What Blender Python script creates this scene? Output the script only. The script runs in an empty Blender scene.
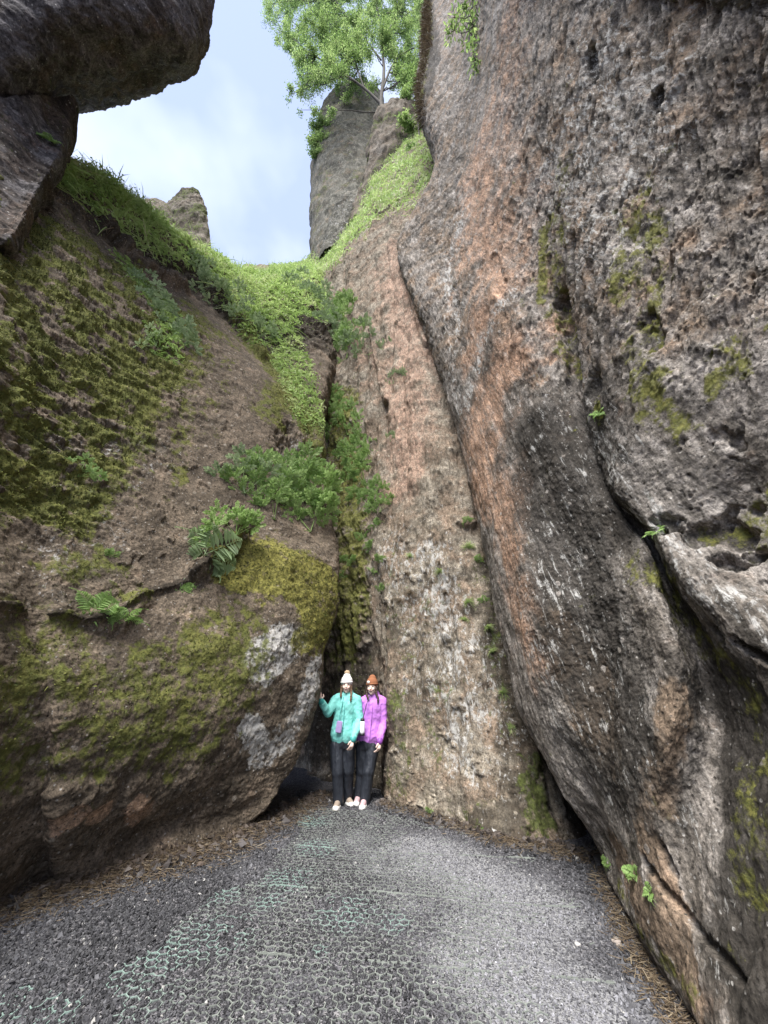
import bpy, bmesh, math, random
import numpy as np
from mathutils import Vector, Matrix, noise as mnoise
from mathutils.bvhtree import BVHTree

S = bpy.context.scene
C = S.collection
random.seed(7)
RNG = np.random.default_rng(11)

# ------------------------------------------------------------------ camera
F, PITCH, EYE = 370.0, math.radians(24.4), 1.6
cd = bpy.data.cameras.new('camera')
cam = bpy.data.objects.new('camera', cd)
C.objects.link(cam)
S.camera = cam
cam.location = (0, 0, EYE)
cam.rotation_euler = (math.radians(90) + PITCH, 0, 0)
cd.sensor_fit = 'VERTICAL'
cd.sensor_height = 24.0
cd.lens = 24.0 * F / 1024.0
cd.clip_start = 0.05
cd.clip_end = 2000
cd['label'] = 'camera'

# ------------------------------------------------------------------ light
SUN_EL, SUN_AZ = math.radians(59), math.radians(196)      # azimuth: clockwise from +Y
w = bpy.data.worlds.new('World')
S.world = w
w.use_nodes = True
nt = w.node_tree
nt.nodes.clear()
out = nt.nodes.new('ShaderNodeOutputWorld')
bg = nt.nodes.new('ShaderNodeBackground')
sky = nt.nodes.new('ShaderNodeTexSky')
sky.sky_type = 'NISHITA'
sky.sun_disc = False
sky.sun_elevation = SUN_EL
sky.sun_rotation = SUN_AZ
sky.air_density = 1.0
sky.dust_density = 1.2
tc = nt.nodes.new('ShaderNodeTexCoord')
mp = nt.nodes.new('ShaderNodeMapping')
mp.inputs['Scale'].default_value = (1.0, 1.0, 1.3)
mp.inputs['Location'].default_value = (0.35, 0.2, 0.1)
nz = nt.nodes.new('ShaderNodeTexNoise')
nz.inputs['Scale'].default_value = 1.7
nz.inputs['Detail'].default_value = 5
nz.inputs['Roughness'].default_value = 0.5
rp = nt.nodes.new('ShaderNodeValToRGB')
rp.color_ramp.elements[0].position = 0.46
rp.color_ramp.elements[1].position = 0.72
mx = nt.nodes.new('ShaderNodeMix')
mx.data_type = 'RGBA'
L = nt.links.new
L(tc.outputs['Generated'], mp.inputs[0]); L(mp.outputs[0], nz.inputs[0])
L(nz.outputs['Fac'], rp.inputs[0]); L(rp.outputs[0], mx.inputs[0])
L(sky.outputs[0], mx.inputs[6])
mx.inputs[7].default_value = (6.4, 6.9, 8.2, 1)
# thin high cloud everywhere: lift the blue towards a pale tone
mx2 = nt.nodes.new('ShaderNodeMix'); mx2.data_type = 'RGBA'
mx2.inputs[0].default_value = 0.60
mx2.inputs[7].default_value = (4.5, 5.3, 7.8, 1)
L(sky.outputs[0], mx2.inputs[6]); L(mx2.outputs[2], mx.inputs[6])
L(mx.outputs[2], bg.inputs[0]); L(bg.outputs[0], out.inputs[0])
bg.inputs[1].default_value = 0.11

sl = bpy.data.lights.new('sun', 'SUN')
sl.energy = 5.0
sl.angle = math.radians(34)
sl.color = (1.0, 0.975, 0.94)
sun = bpy.data.objects.new('sun', sl)
C.objects.link(sun)
sd = Vector((math.sin(SUN_AZ) * math.cos(SUN_EL), math.cos(SUN_AZ) * math.cos(SUN_EL), math.sin(SUN_EL)))
sun.rotation_euler = sd.to_track_quat('Z', 'Y').to_euler()
S.view_settings.view_transform = 'Standard'
S.view_settings.look = 'None'
S.view_settings.exposure = 0.92
S.view_settings.gamma = 1
S.view_settings.use_curve_mapping = False
S.cycles.max_bounces = 6
S.cycles.diffuse_bounces = 4
S.cycles.transparent_max_bounces = 8

# ------------------------------------------------------------------ pixel -> place
cp, sp = math.cos(PITCH), math.sin(PITCH)

def ray(px, py):
    x = (px - 384) / F
    u = (512 - py) / F
    return np.array((x, cp - u * sp, sp + u * cp))

def atT(px, py, t):
    return np.array((0, 0, EYE)) + ray(px, py) * t

def atY(px, py, Y):
    r = ray(px, py)
    return np.array((0, 0, EYE)) + r * (Y / r[1])

def atX(px, py, X):
    r = ray(px, py)
    return np.array((0, 0, EYE)) + r * (X / r[0])

def gnd(px, py, z=0.0):
    r = ray(px, py)
    return np.array((0, 0, EYE)) + r * ((z - EYE) / r[2])

def proj(P):
    P = np.asarray(P, float)
    x = P[..., 0]; y = P[..., 1]; z = P[..., 2] - EYE
    d = y * cp + z * sp
    u = -y * sp + z * cp
    d = np.where(np.abs(d) < 1e-6, 1e-6, d)
    return 384 + F * x / d, 512 - F * u / d, d

# ------------------------------------------------------------------ noise
_perm = RNG.permutation(4096).astype(np.int64)
_g = RNG.normal(size=(4096, 3)); _g /= np.linalg.norm(_g, axis=1, keepdims=True)
_g = _g.astype(np.float32)

def pnoise(P):
    P = np.asarray(P, dtype=np.float32)
    shp = P.shape[:-1]
    P = P.reshape(-1, 3)
    i = np.floor(P).astype(np.int64); f = P - i
    s = f * f * f * (f * (f * 6 - 15) + 10)
    r = np.zeros(len(P), np.float32)
    for a in (0, 1):
        wa = s[:, 0] if a else 1 - s[:, 0]
        for b in (0, 1):
            wb = s[:, 1] if b else 1 - s[:, 1]
            for c in (0, 1):
                wc = s[:, 2] if c else 1 - s[:, 2]
                h = _perm[(i[:, 0] + a) & 4095]
                h = _perm[(h + i[:, 1] + b) & 4095]
                h = _perm[(h + i[:, 2] + c) & 4095]
                g = _g[h]
                r += wa * wb * wc * (g[:, 0] * (f[:, 0] - a) + g[:, 1] * (f[:, 1] - b) + g[:, 2] * (f[:, 2] - c))
    return (r * 1.6).reshape(shp)

def fbm(P, oct=4, rough=0.5, lac=2.03):
    v = 0; a = 1; t = 0
    P = np.asarray(P, np.float32)
    for k in range(oct):
        v = v + a * pnoise(P + 17.3 * k); t += a; a *= rough; P = P * lac
    return v / t

def ridged(P, oct=4, rough=0.5, lac=2.1):
    v = 0; a = 1; t = 0
    P = np.asarray(P, np.float32)
    for k in range(oct):
        v = v + a * (1 - 2.2 * np.abs(pnoise(P + 9.1 * k))); t += a; a *= rough; P = P * lac
    return v / t

def sstep(x, a, b):
    t = np.clip((x - a) / (b - a), 0, 1)
    return t * t * (3 - 2 * t)

# ------------------------------------------------------------------ object helpers
def tag(o, label=None, cat=None, group=None, kind=None):
    if label: o['label'] = label
    if cat: o['category'] = cat
    if group: o['group'] = group
    if kind: o['kind'] = kind
    return o

def mesh_np(name, V, faces, mat, smooth=True, parent=None):
    """faces: list of int arrays, each (n,k)"""
    me = bpy.data.meshes.new(name)
    V = np.asarray(V, np.float32).reshape(-1, 3)
    if isinstance(faces, np.ndarray): faces = [faces]
    me.vertices.add(len(V)); me.vertices.foreach_set('co', V.ravel())
    nl = sum(f.size for f in faces); nf = sum(len(f) for f in faces)
    me.loops.add(nl); me.polygons.add(nf)
    me.loops.foreach_set('vertex_index', np.concatenate([f.ravel() for f in faces]).astype(np.int32))
    tot = np.concatenate([np.full(len(f), f.shape[1]) for f in faces]).astype(np.int32)
    st = np.concatenate([[0], np.cumsum(tot)[:-1]]).astype(np.int32)
    me.polygons.foreach_set('loop_start', st); me.polygons.foreach_set('loop_total', tot)
    me.polygons.foreach_set('use_smooth', np.full(nf, smooth))
    me.update(calc_edges=True)
    me.validate()
    if mat: me.materials.append(mat)
    o = bpy.data.objects.new(name, me); C.objects.link(o)
    if parent: o.parent = parent
    return o

def set_attr(o, name, arr):
    a = o.data.attributes.new(name, 'FLOAT_COLOR', 'POINT')
    a.data.foreach_set('color', np.ascontiguousarray(arr, dtype=np.float32).ravel())

def empty(name, loc, rz=0):
    o = bpy.data.objects.new(name, None); C.objects.link(o)
    o.location = loc; o.rotation_euler = (0, 0, rz); o.empty_display_size = 0.1
    return o

# ------------------------------------------------------------------ lofted surfaces
def cr(P, n):
    """Catmull-Rom along axis 0 of P (k,...) to n samples"""
    k = len(P)
    t = np.linspace(0, k - 1, n); i = np.minimum(t.astype(int), k - 2); f = t - i
    sh = (-1,) + (1,) * (P.ndim - 1)
    f = f.reshape(sh)
    p1 = P[i]; p2 = P[i + 1]
    p0 = np.where((i > 0).reshape(sh), P[np.maximum(i - 1, 0)], 2 * p1 - p2)
    p3 = np.where((i < k - 2).reshape(sh), P[np.minimum(i + 2, k - 1)], 2 * p2 - p1)
    tn = 0.42
    m1 = (p2 - p0) * tn; m2 = (p3 - p1) * tn
    f2 = f * f; f3 = f2 * f
    return (2*f3 - 3*f2 + 1) * p1 + (f3 - 2*f2 + f) * m1 + (-2*f3 + 3*f2) * p2 + (f3 - f2) * m2

class Surf:
    def __init__(s, rows, nu, nv, flip=False):
        G = np.array(rows, float)
        G = cr(G, nv)
        G = cr(G.transpose(1, 0, 2), nu).transpose(1, 0, 2)
        s.V = G.astype(np.float32); s.nv, s.nu = nv, nu; s.flip = flip
        s.P0 = s.V.copy()
        s.reproj(); s.normals()
        s.m = {}
    def reproj(s):
        s.px, s.py, s.d = proj(s.V)
        s.px = s.px.astype(np.float32); s.py = s.py.astype(np.float32)
    def normals(s):
        du = np.gradient(s.V, axis=1); dv = np.gradient(s.V, axis=0)
        n = np.cross(du, dv)
        n /= np.linalg.norm(n, axis=2, keepdims=True) + 1e-9
        s.N = -n if s.flip else n
    def pt(s, px, py):
        r = (s.px - px) ** 2 + (s.py - py) ** 2
        r = np.where(s.d > 0.2, r, 1e9)
        m = r.min()
        ok = r <= m + 9
        dd = np.where(ok, s.d, 1e9)
        k = int(np.argmin(dd))
        return s.V.reshape(-1, 3)[k], float(s.d.ravel()[k]), k
    def cap(s, pts, rpx, soft=0.6, warp=0.5, wf=None):
        """weight of closeness to a chain of points seen at these pixels; radius given in px at the first point"""
        Q = [s.pt(*p[:2]) for p in pts]
        R = [(p[2] if len(p) > 2 else rpx) * q[1] / F for p, q in zip(pts, Q)]
        Vv = s.P0
        best = np.full(s.V.shape[:2], 1e9, np.float32)
        if len(Q) == 1: Q = Q * 2; R = R * 2
        for (a, _, _), (b, _, _), ra, rb in zip(Q[:-1], Q[1:], R[:-1], R[1:]):
            ab = b - a; L2 = float(ab @ ab) + 1e-9
            t = np.clip(((s.V - a) @ ab) / L2, 0, 1)
            dd = np.linalg.norm(s.V - a - t[..., None] * ab, axis=2) / (ra + (rb - ra) * t)
            best = np.minimum(best, dd)
        if warp:
            if wf is None: wf = 1.2 / max(R[0], 0.02)
            near = best < 2.5
            nn = np.zeros_like(best)
            if near.any(): nn[near] = fbm(s.V[near] * wf, 4, 0.6)
            best = best + warp * nn * 1.6
        return 1 - sstep(best, 1 - soft * 0.5, 1 + soft * 0.5)
    def disp(s, amt):
        s.V = s.V + s.N * np.asarray(amt)[..., None]
        s.V = s.V.astype(np.float32)
    def build(s, name, mat):
        idx = np.arange(s.nv * s.nu).reshape(s.nv, s.nu)
        q = np.stack([idx[:-1, :-1], idx[:-1, 1:], idx[1:, 1:], idx[1:, :-1]], -1).reshape(-1, 4)
        if s.flip: q = q[:, ::-1]
        o = mesh_np(name, s.V, q, mat)
        z = np.zeros((s.nv, s.nu), np.float32)
        g = lambda k: s.m.get(k, z)
        set_attr(o, 'mask_a', np.stack([g('moss'), g('lichen'), g('ochre'), g('grey')], -1))
        set_attr(o, 'mask_b', np.stack([g('dark'), g('fine'), g('earth'), g('yellow')], -1))
        s.obj = o
        return o

# ------------------------------------------------------------------ materials
def node_mat(name):
    m = bpy.data.materials.new(name); m.use_nodes = True
    t = m.node_tree
    b = t.nodes['Principled BSDF']
    return m, t, b

def mixc(t, fac, a, b):
    n = t.nodes.new('ShaderNodeMix'); n.data_type = 'RGBA'
    for sock, v in ((0, fac), (6, a), (7, b)):
        if isinstance(v, (int, float)): n.inputs[sock].default_value = v
        elif isinstance(v, tuple): n.inputs[sock].default_value = (*v, 1) if len(v) == 3 else v
        else: t.links.new(v, n.inputs[sock])
    return n.outputs[2]

def mth(t, op, a, b=0.0, c=None, clamp=False):
    n = t.nodes.new('ShaderNodeMath'); n.operation = op; n.use_clamp = clamp
    for k, v in enumerate((a, b, c)):
        if v is None: continue
        if isinstance(v, (int, float)): n.inputs[k].default_value = v
        else: t.links.new(v, n.inputs[k])
    return n.outputs[0]

def ntex(t, vec, scale, detail=4, rough=0.55, dist=0.0):
    n = t.nodes.new('ShaderNodeTexNoise')
    n.inputs['Scale'].default_value = scale; n.inputs['Detail'].default_value = detail
    n.inputs['Roughness'].default_value = rough; n.inputs['Distortion'].default_value = dist
    t.links.new(vec, n.inputs['Vector'])
    return n.outputs['Fac']

def vtex(t, vec, scale, out='Distance', feature='F1', rnd=1.0):
    n = t.nodes.new('ShaderNodeTexVoronoi'); n.feature = feature
    n.inputs['Scale'].default_value = scale; n.inputs['Randomness'].default_value = rnd
    t.links.new(vec, n.inputs['Vector'])
    return n.outputs[out]

def vmap(t, vec, scale, rot=(0, 0, 0)):
    n = t.nodes.new('ShaderNodeMapping')
    n.inputs['Scale'].default_value = scale; n.inputs['Rotation'].default_value = rot
    t.links.new(vec, n.inputs['Vector'])
    return n.outputs[0]

def ramp(t, fac, stops):
    n = t.nodes.new('ShaderNodeValToRGB')
    e = n.color_ramp.elements
    while len(e) < len(stops): e.new(0.5)
    for k, (p, c) in enumerate(stops):
        e[k].position = p
        e[k].color = (*c, 1) if isinstance(c, tuple) else (c, c, c, 1)
    t.links.new(fac, n.inputs[0])
    return n.outputs[0]

def smooth01(t, x, a, b):
    n = t.nodes.new('ShaderNodeMapRange'); n.interpolation_type = 'SMOOTHSTEP'
    n.inputs['From Min'].default_value = a; n.inputs['From Max'].default_value = b
    t.links.new(x, n.inputs['Value'])
    return n.outputs[0]

def rock_mat(name, c_dark, c_mid, c_light, streak=(1, 1, 0.35), ochre=(0.30, 0.165, 0.10),
             earth=(0.105, 0.070, 0.050), tilt=0.0, bump=0.6, sc=1.0):
    m, t, b = node_mat(name)
    tc = t.nodes.new('ShaderNodeTexCoord').outputs['Object']
    def att(nm):
        a = t.nodes.new('ShaderNodeAttribute'); a.attribute_name = nm
        s = t.nodes.new('ShaderNodeSeparateColor'); t.links.new(a.outputs['Color'], s.inputs[0])
        return s.outputs[0], s.outputs[1], s.outputs[2], a.outputs['Alpha']
    moss, lich, och, grey = att('mask_a')
    dark, fine, ear, yel = att('mask_b')
    tcr = vmap(t, tc, (1, 1, 1), (tilt, 0, 0)) if tilt else tc
    st = vmap(t, tcr, streak)
    n_big = ntex(t, st, 1.3 * sc, 6, 0.6)
    n_mid = ntex(t, st, 7 * sc, 8, 0.65, 0.4)
    n_fine = ntex(t, tc, 42 * sc, 6, 0.7)
    n_patch = ntex(t, tc, 3.1 * sc, 7, 0.68)
    base = ramp(t, n_mid, [(0.34, c_dark), (0.50, c_mid), (0.62, c_light)])
    n_st = ntex(t, vmap(t, tcr, (streak[0], streak[1], streak[2] * .6)), 4.2 * sc, 9, 0.72, 0.5)
    base = mixc(t, mth(t, 'MULTIPLY', smooth01(t, n_big, 0.42, 0.62), 0.55), base, c_light)
    base = mixc(t, mth(t, 'MULTIPLY', smooth01(t, n_st, 0.50, 0.64), 0.75), base, tuple(v * 0.75 for v in c_dark))
    # brown earthy rock
    earthc = mixc(t, smooth01(t, n_patch, 0.35, 0.65), tuple(v * 0.62 for v in earth), tuple(v * 1.35 for v in earth))
    base = mixc(t, smooth01(t, mth(t, 'ADD', ear, mth(t, 'MULTIPLY', mth(t, 'SUBTRACT', n_patch, 0.5), 0.9)), 0.35, 0.65), base, earthc)
    # ochre / salmon rock
    ochc = mixc(t, smooth01(t, n_mid, 0.35, 0.65), tuple(v * 0.72 for v in ochre), tuple(min(1, v * 1.25) for v in ochre))
    n_o = ntex(t, st, 11 * sc, 8, 0.75, 0.3)
    ofac = mth(t, 'MULTIPLY', smooth01(t, mth(t, 'ADD', och, mth(t, 'MULTIPLY', mth(t, 'SUBTRACT', n_patch, 0.5), 2.2)), 0.05, 1.15), smooth01(t, n_o, 0.28, 0.58))
    base = mixc(t, mth(t, 'MULTIPLY', ofac, 0.92), base, ochc)
    # dark staining, plus shade painted into the facet, niche and recesses
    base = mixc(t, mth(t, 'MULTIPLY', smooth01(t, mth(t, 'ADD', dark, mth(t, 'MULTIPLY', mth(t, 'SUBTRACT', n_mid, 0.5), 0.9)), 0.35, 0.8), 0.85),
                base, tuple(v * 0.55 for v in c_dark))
    # grain: pale grit and dark specks of the tuff
    vg = vtex(t, tc, 34 * sc)
    grit = smooth01(t, vg, 0.36, 0.22)
    col = vtex(t, tc, 34 * sc, 'Color')
    gs = t.nodes.new('ShaderNodeSeparateColor'); t.links.new(col, gs.inputs[0])
    base = mixc(t, mth(t, 'MULTIPLY', grit, mth(t, 'MULTIPLY', smooth01(t, gs.outputs[0], 0.74, 0.98), .6)), base, (0.40, 0.38, 0.35))
    base = mixc(t, mth(t, 'MULTIPLY', grit, mth(t, 'MULTIPLY', smooth01(t, gs.outputs[1], 0.60, 0.85), 0.8)), base, tuple(v * 0.4 for v in c_dark))
    base = mixc(t, smooth01(t, n_fine, 0.62, 0.36), base, mixc(t, 0.5, base, tuple(v * 0.5 for v in c_dark)))
    vb = vtex(t, tc, 9.5 * sc); vbc = t.nodes.new('ShaderNodeSeparateColor'); t.links.new(vtex(t, tc, 9.5 * sc, 'Color'), vbc.inputs[0])
    cob = mth(t, 'MULTIPLY', smooth01(t, mth(t, 'ADD', vb, mth(t, 'MULTIPLY', mth(t, 'SUBTRACT', n_fine, .5), .35)), 0.30, 0.20), smooth01(t, vbc.outputs[0], 0.80, 0.84))
    base = mixc(t, mth(t, 'MULTIPLY', cob, .75), base, mixc(t, vbc.outputs[1], c_mid, c_light))
    n_g = ntex(t, st, 24 * sc, 5, 0.75)
    n_h = ntex(t, tc, 75 * sc, 3, 0.7)
    gain = mth(t, 'MULTIPLY', ramp(t, n_g, [(0.32, 0.35), (0.5, 0.62), (0.68, 1.0)]), ramp(t, n_h, [(0.34, 0.55), (0.5, 0.95), (0.66, 1.0)]))
    vm = t.nodes.new('ShaderNodeVectorMath'); vm.operation = 'SCALE'
    t.links.new(base, vm.inputs[0]); t.links.new(mth(t, 'MULTIPLY', gain, 2.25), vm.inputs['Scale'])
    base = vm.outputs[0]
    # pale lichen crust
    n_l = ntex(t, st, 16 * sc, 9, 0.75, 0.6)
    n_l2 = ntex(t, tc, 4.5 * sc, 6, 0.7)
    lf = smooth01(t, mth(t, 'ADD', mth(t, 'ADD', mth(t, 'MULTIPLY', lich, 0.55), mth(t, 'MULTIPLY', mth(t, 'SUBTRACT', n_l, 0.5), 2.1)), mth(t, 'MULTIPLY', mth(t, 'SUBTRACT', n_l2, 0.5), 0.9)), 0.30, 0.56)
    lichc = mixc(t, n_fine, (0.27, 0.26, 0.24), (0.60, 0.585, 0.55))
    base = mixc(t, mth(t, 'MULTIPLY', lf, 0.9), base, lichc)
    # moss
    n_m = ntex(t, tc, 9 * sc, 9, 0.72)
    n_m2 = ntex(t, tc, 2.6 * sc, 6, 0.7)
    mf = smooth01(t, mth(t, 'ADD', mth(t, 'ADD', mth(t, 'MULTIPLY', moss, 0.72), mth(t, 'MULTIPLY', mth(t, 'SUBTRACT', n_m, 0.5), 1.7)), mth(t, 'MULTIPLY', mth(t, 'SUBTRACT', n_m2, 0.5), 1.0)), 0.34, 0.62)
    mossc = ramp(t, ntex(t, tc, 30 * sc, 5, 0.7), [(0.30, (0.026, 0.032, 0.010)), (0.50, (0.085, 0.102, 0.028)), (0.70, (0.180, 0.215, 0.055))])
    mossy = ramp(t, ntex(t, tc, 24 * sc, 5, 0.7), [(0.32, (0.055, 0.052, 0.016)), (0.50, (0.175, 0.165, 0.040)), (0.68, (0.34, 0.31, 0.08))])
    mossc = mixc(t, yel, mossc, mossy)
    base = mixc(t, mth(t, 'MULTIPLY', mf, 0.9), base, mossc)
    t.links.new(base, b.inputs['Base Color'])
    b.inputs['Roughness'].default_value = 0.92
    b.inputs['Specular IOR Level'].default_value = 0.18
    h = mth(t, 'ADD', mth(t, 'MULTIPLY', n_mid, 0.045), mth(t, 'MULTIPLY', n_fine, 0.018))
    h = mth(t, 'ADD', h, mth(t, 'MULTIPLY', smooth01(t, vg, 0.0, 0.3), 0.006))
    h = mth(t, 'ADD', h, mth(t, 'MULTIPLY', mth(t, 'MULTIPLY', mf, ntex(t, tc, 60 * sc, 4, 0.7)), 0.03))
    h = mth(t, 'ADD', h, mth(t, 'ADD', mth(t, 'MULTIPLY', lf, 0.004), mth(t, 'MULTIPLY', cob, 0.010)))
    bp = t.nodes.new('ShaderNodeBump'); bp.inputs['Strength'].default_value = bump
    bp.inputs['Distance'].default_value = 1.0 / sc
    t.links.new(h, bp.inputs['Height']); t.links.new(bp.outputs[0], b.inputs['Normal'])
    return m
# ================================================================== THE ROCK WALLS
Y, X_, T = atY, atX, atT
A3 = lambda *a: np.array(a, float)

# ---- big right-hand wall ------------------------------------------------------
def row_right(p, hid=(0.5, 1.0, 0.0), back=None):
    """p: eight points from the far border towards the camera"""
    p = [np.asarray(q, float) for q in p]
    h = p[0] + np.array(hid)
    h2 = p[0] + np.array(hid) * 2.4
    e = p[-1]
    bk1 = A3(max(e[0], 1.6) + 0.05, -0.6, e[2]); bk = A3(max(e[0], 1.8) + 0.3, -2.6, e[2])
    return [h2, h] + p + [bk1, bk]

RR = []
RR.append(row_right([A3(2.6, 6.6, 44), A3(2.7, 5.6, 44), A3(2.8, 4.6, 43), A3(2.9, 3.8, 42), A3(3, 3.2, 41), A3(3, 2.6, 40), A3(3, 2, 38), A3(3, 1, 36)]))
RR.append(row_right([Y(423, -90, 6.0), Y(462, -90, 4.6), X_(500, -90, 2.5), X_(535, -90, 2.6), X_(590, -90, 2.7), X_(650, -90, 2.75), X_(715, -90, 2.8), X_(800, -90, 2.8)]))
RR.append(row_right([Y(426, 0, 6.1), Y(462, 0, 4.7), X_(500, 0, 2.45), X_(540, 0, 2.6), X_(590, 0, 2.65), X_(650, 0, 2.75), X_(715, 0, 2.8), X_(800, 0, 2.8)]))
RR.append(row_right([Y(418, 95, 6.2), Y(462, 95, 4.9), X_(502, 95, 2.35), X_(548, 95, 2.5), X_(595, 95, 2.6), X_(650, 95, 2.7), X_(715, 95, 2.75), X_(800, 95, 2.8)]))
RR.append(row_right([Y(436, 165, 6.1), Y(466, 165, 4.9), X_(505, 175, 2.2), X_(553, 180, 2.5), X_(600, 180, 2.5), X_(655, 180, 2.6), X_(718, 180, 2.7), X_(800, 180, 2.75)]))
RR.append(row_right([Y(400, 243, 6.7), Y(448, 240, 5.6), X_(500, 245, 2.05), X_(560, 245, 2.45), X_(603, 245, 2.35), X_(655, 245, 2.5), X_(718, 245, 2.6), X_(800, 240, 2.7)]))
RR.append(row_right([Y(418, 305, 6.1), Y(455, 300, 5.3), X_(508, 305, 1.9), X_(566, 310, 2.45), X_(605, 310, 2.25), X_(655, 305, 2.4), X_(718, 300, 2.5), X_(800, 290, 2.6)]))
RR.append(row_right([Y(445, 385, 5.9), Y(482, 378, 4.75), X_(530, 385, 1.92), X_(580, 400, 2.3), X_(592, 400, 2.2), X_(640, 390, 2.2), X_(715, 375, 2.4), X_(800, 360, 2.5)]))
RR.append(row_right([Y(466, 470, 5.7), Y(500, 462, 4.5), X_(550, 468, 1.92), X_(600, 486, 2.17), X_(607, 486, 2.22), X_(617, 482, 2.05), X_(710, 460, 2.3), X_(800, 440, 2.45)]))
RR.append(row_right([Y(483, 540, 5.5), Y(513, 535, 4.25), X_(572, 540, 1.98), X_(641, 545, 2.10), X_(648, 540, 2.28), X_(654, 532, 2.06), X_(715, 525, 2.3), X_(800, 505, 2.4)]))
RR.append(row_right([Y(494, 600, 5.35), Y(526, 597, 4.05), X_(590, 598, 1.95), X_(658, 608, 1.93), X_(672, 602, 2.24), X_(692, 588, 2.0), X_(740, 575, 2.2), X_(805, 560, 2.3)]))
RR.append(row_right([Y(505, 650, 5.15), Y(536, 650, 4.0), X_(600, 652, 1.90), X_(668, 655, 1.86), X_(700, 660, 2.22), X_(748, 645, 2.02), X_(785, 630, 2.1), X_(830, 615, 2.2)]))
RR.append(row_right([Y(522, 715, 4.75), Y(552, 712, 3.95), X_(607, 718, 1.80), X_(668, 722, 1.73), X_(715, 728, 2.10), X_(790, 735, 2.0), X_(830, 725, 2.05), X_(880, 710, 2.1)]))
RR.append(row_right([Y(560, 782, 4.35), Y(586, 782, 3.85), X_(623, 790, 1.70), X_(655, 800, 1.66), X_(705, 800, 1.90), X_(790, 810, 1.85), X_(850, 810, 1.9), X_(930, 800, 1.95)]))
RR.append(row_right([Y(597, 845, 4.35), Y(612, 852, 3.95), X_(632, 868, 1.70), X_(658, 888, 1.62), X_(700, 905, 1.68), X_(775, 940, 1.68), X_(860, 980, 1.7), X_(980, 1000, 1.75)]))
RR.append(row_right([Y(613, 885, 4.1), Y(624, 905, 3.8), Y(640, 935, 3.4), Y(662, 970, 3.1), Y(690, 1010, 2.8), Y(735, 1070, 2.4), A3(1.5, 1.7, 0.05), A3(1.5, 0.8, 0.05)]))
RR.append(row_right([gnd(613, 885) + A3(.35, .2, -.3), gnd(624, 905) + A3(.35, .2, -.3), gnd(640, 935) + A3(.35, .2, -.3), gnd(662, 970) + A3(.35, .2, -.3), gnd(695, 1010) + A3(.35, .2, -.3), gnd(735, 1070) + A3(.35, .1, -.3), A3(1.8, 1.7, -.3), A3(1.8, 0.8, -.3)]))
sr = Surf(RR, 760, 900, flip=True)

P = sr.V
hole = [([(588, 55), (593, 80)], 7, .10), ([(654, 95), (656, 110)], 6, .08), ([(576, 380), (572, 340), (562, 300)], 10, .14), ([(575, 290), (572, 240)], 6, .07),
        ([(590, 385)], 14, .10), ([(655, 524), (668, 522)], 10, .07), ([(695, 534), (720, 528), (738, 538)], 12, .08), ([(717, 558), (735, 562)], 8, .10), ([(752, 555)], 9, .10),
        ([(500, 290), (490, 260)], 6, .04), ([(645, 320), (652, 345)], 9, .06),
        ([(735, 640), (765, 660)], 5, .06), ([(640, 860), (655, 885), (690, 925), (740, 980)], 5, .05), ([(655, 850), (665, 870)], 6, .05), ([(625, 470), (650, 500)], 5, .0)]
facet = sr.cap([(545, 440), (570, 520), (590, 610), (600, 680), (610, 730)], 80, soft=1.5, warp=.45)
upper = sstep(-sr.py, -470, -330)
right_lo = sr.cap([(760, 560), (690, 500)], 90, soft=1)
ridge_rib = sr.cap([(480, 60), (478, 200), (480, 300), (490, 420), (505, 560), (520, 680)], 40, soft=1.2, warp=.2)
PT = P.copy(); PT[..., 1] = P[..., 1] * .93 + P[..., 2] * .36; PT[..., 2] = P[..., 2] * .93 - P[..., 1] * .36
q = PT * np.array((2.6, 2.6, .40), np.float32)
fl = ridged(q * 1.0 + .35 * fbm(P * 1.2, 3)[..., None], 5, .55)
fl2 = fbm(PT * np.array((9, 9, 2.4), np.float32), 4, .6)
rough = fbm(P * 6.0, 5, .62)
micro = fbm(P * 26.0, 3, .6)
big = fbm(P * .9, 3, .5)
smooth = np.clip(ridge_rib * .7, 0, 1)
sr.normals()
fl3 = ridged(PT * np.array((12, 12, 1.5), np.float32) + .8 * fbm(P * 2.0, 3)[..., None], 4, .6)
d = upper * (1 - smooth) * (0.075 * (fl - .25) + .018 * fl2 + .062 * (fl3 - .2) - .012 * sstep(fbm(PT * np.array((5, 5, 1.8), np.float32) + 70, 4, .6), .2, .42)) + .05 * big + (1 - .5 * smooth - .4 * upper) * .024 * rough + .009 * micro
d += .05 * ridge_rib * upper * (ridged(PT * np.array((3.5, 3.5, .5), np.float32), 4, .5) - .3)
d += (1 - upper) * .05 * fbm(P * np.array((3.2, 3.2, 1.6), np.float32), 4, .55)
sc_ = np.abs(fbm(P * np.array((12, 12, 14), np.float32), 5, .65))
d += facet * .008 * (sstep(sc_, .02, .25) - .5)
pit = fbm(P * np.array((5.5, 5.5, 4.0), np.float32) + 31, 4, .55)
d -= (1 - .8 * ridge_rib) * (right_lo * .6 + upper * .10 * (1 - smooth)) * .09 * sstep(pit, .24, .42)
for pts, r, a in hole:
    if a: d -= a * sr.cap(pts, r, soft=.7, warp=.35)
sr.disp(d)

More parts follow.
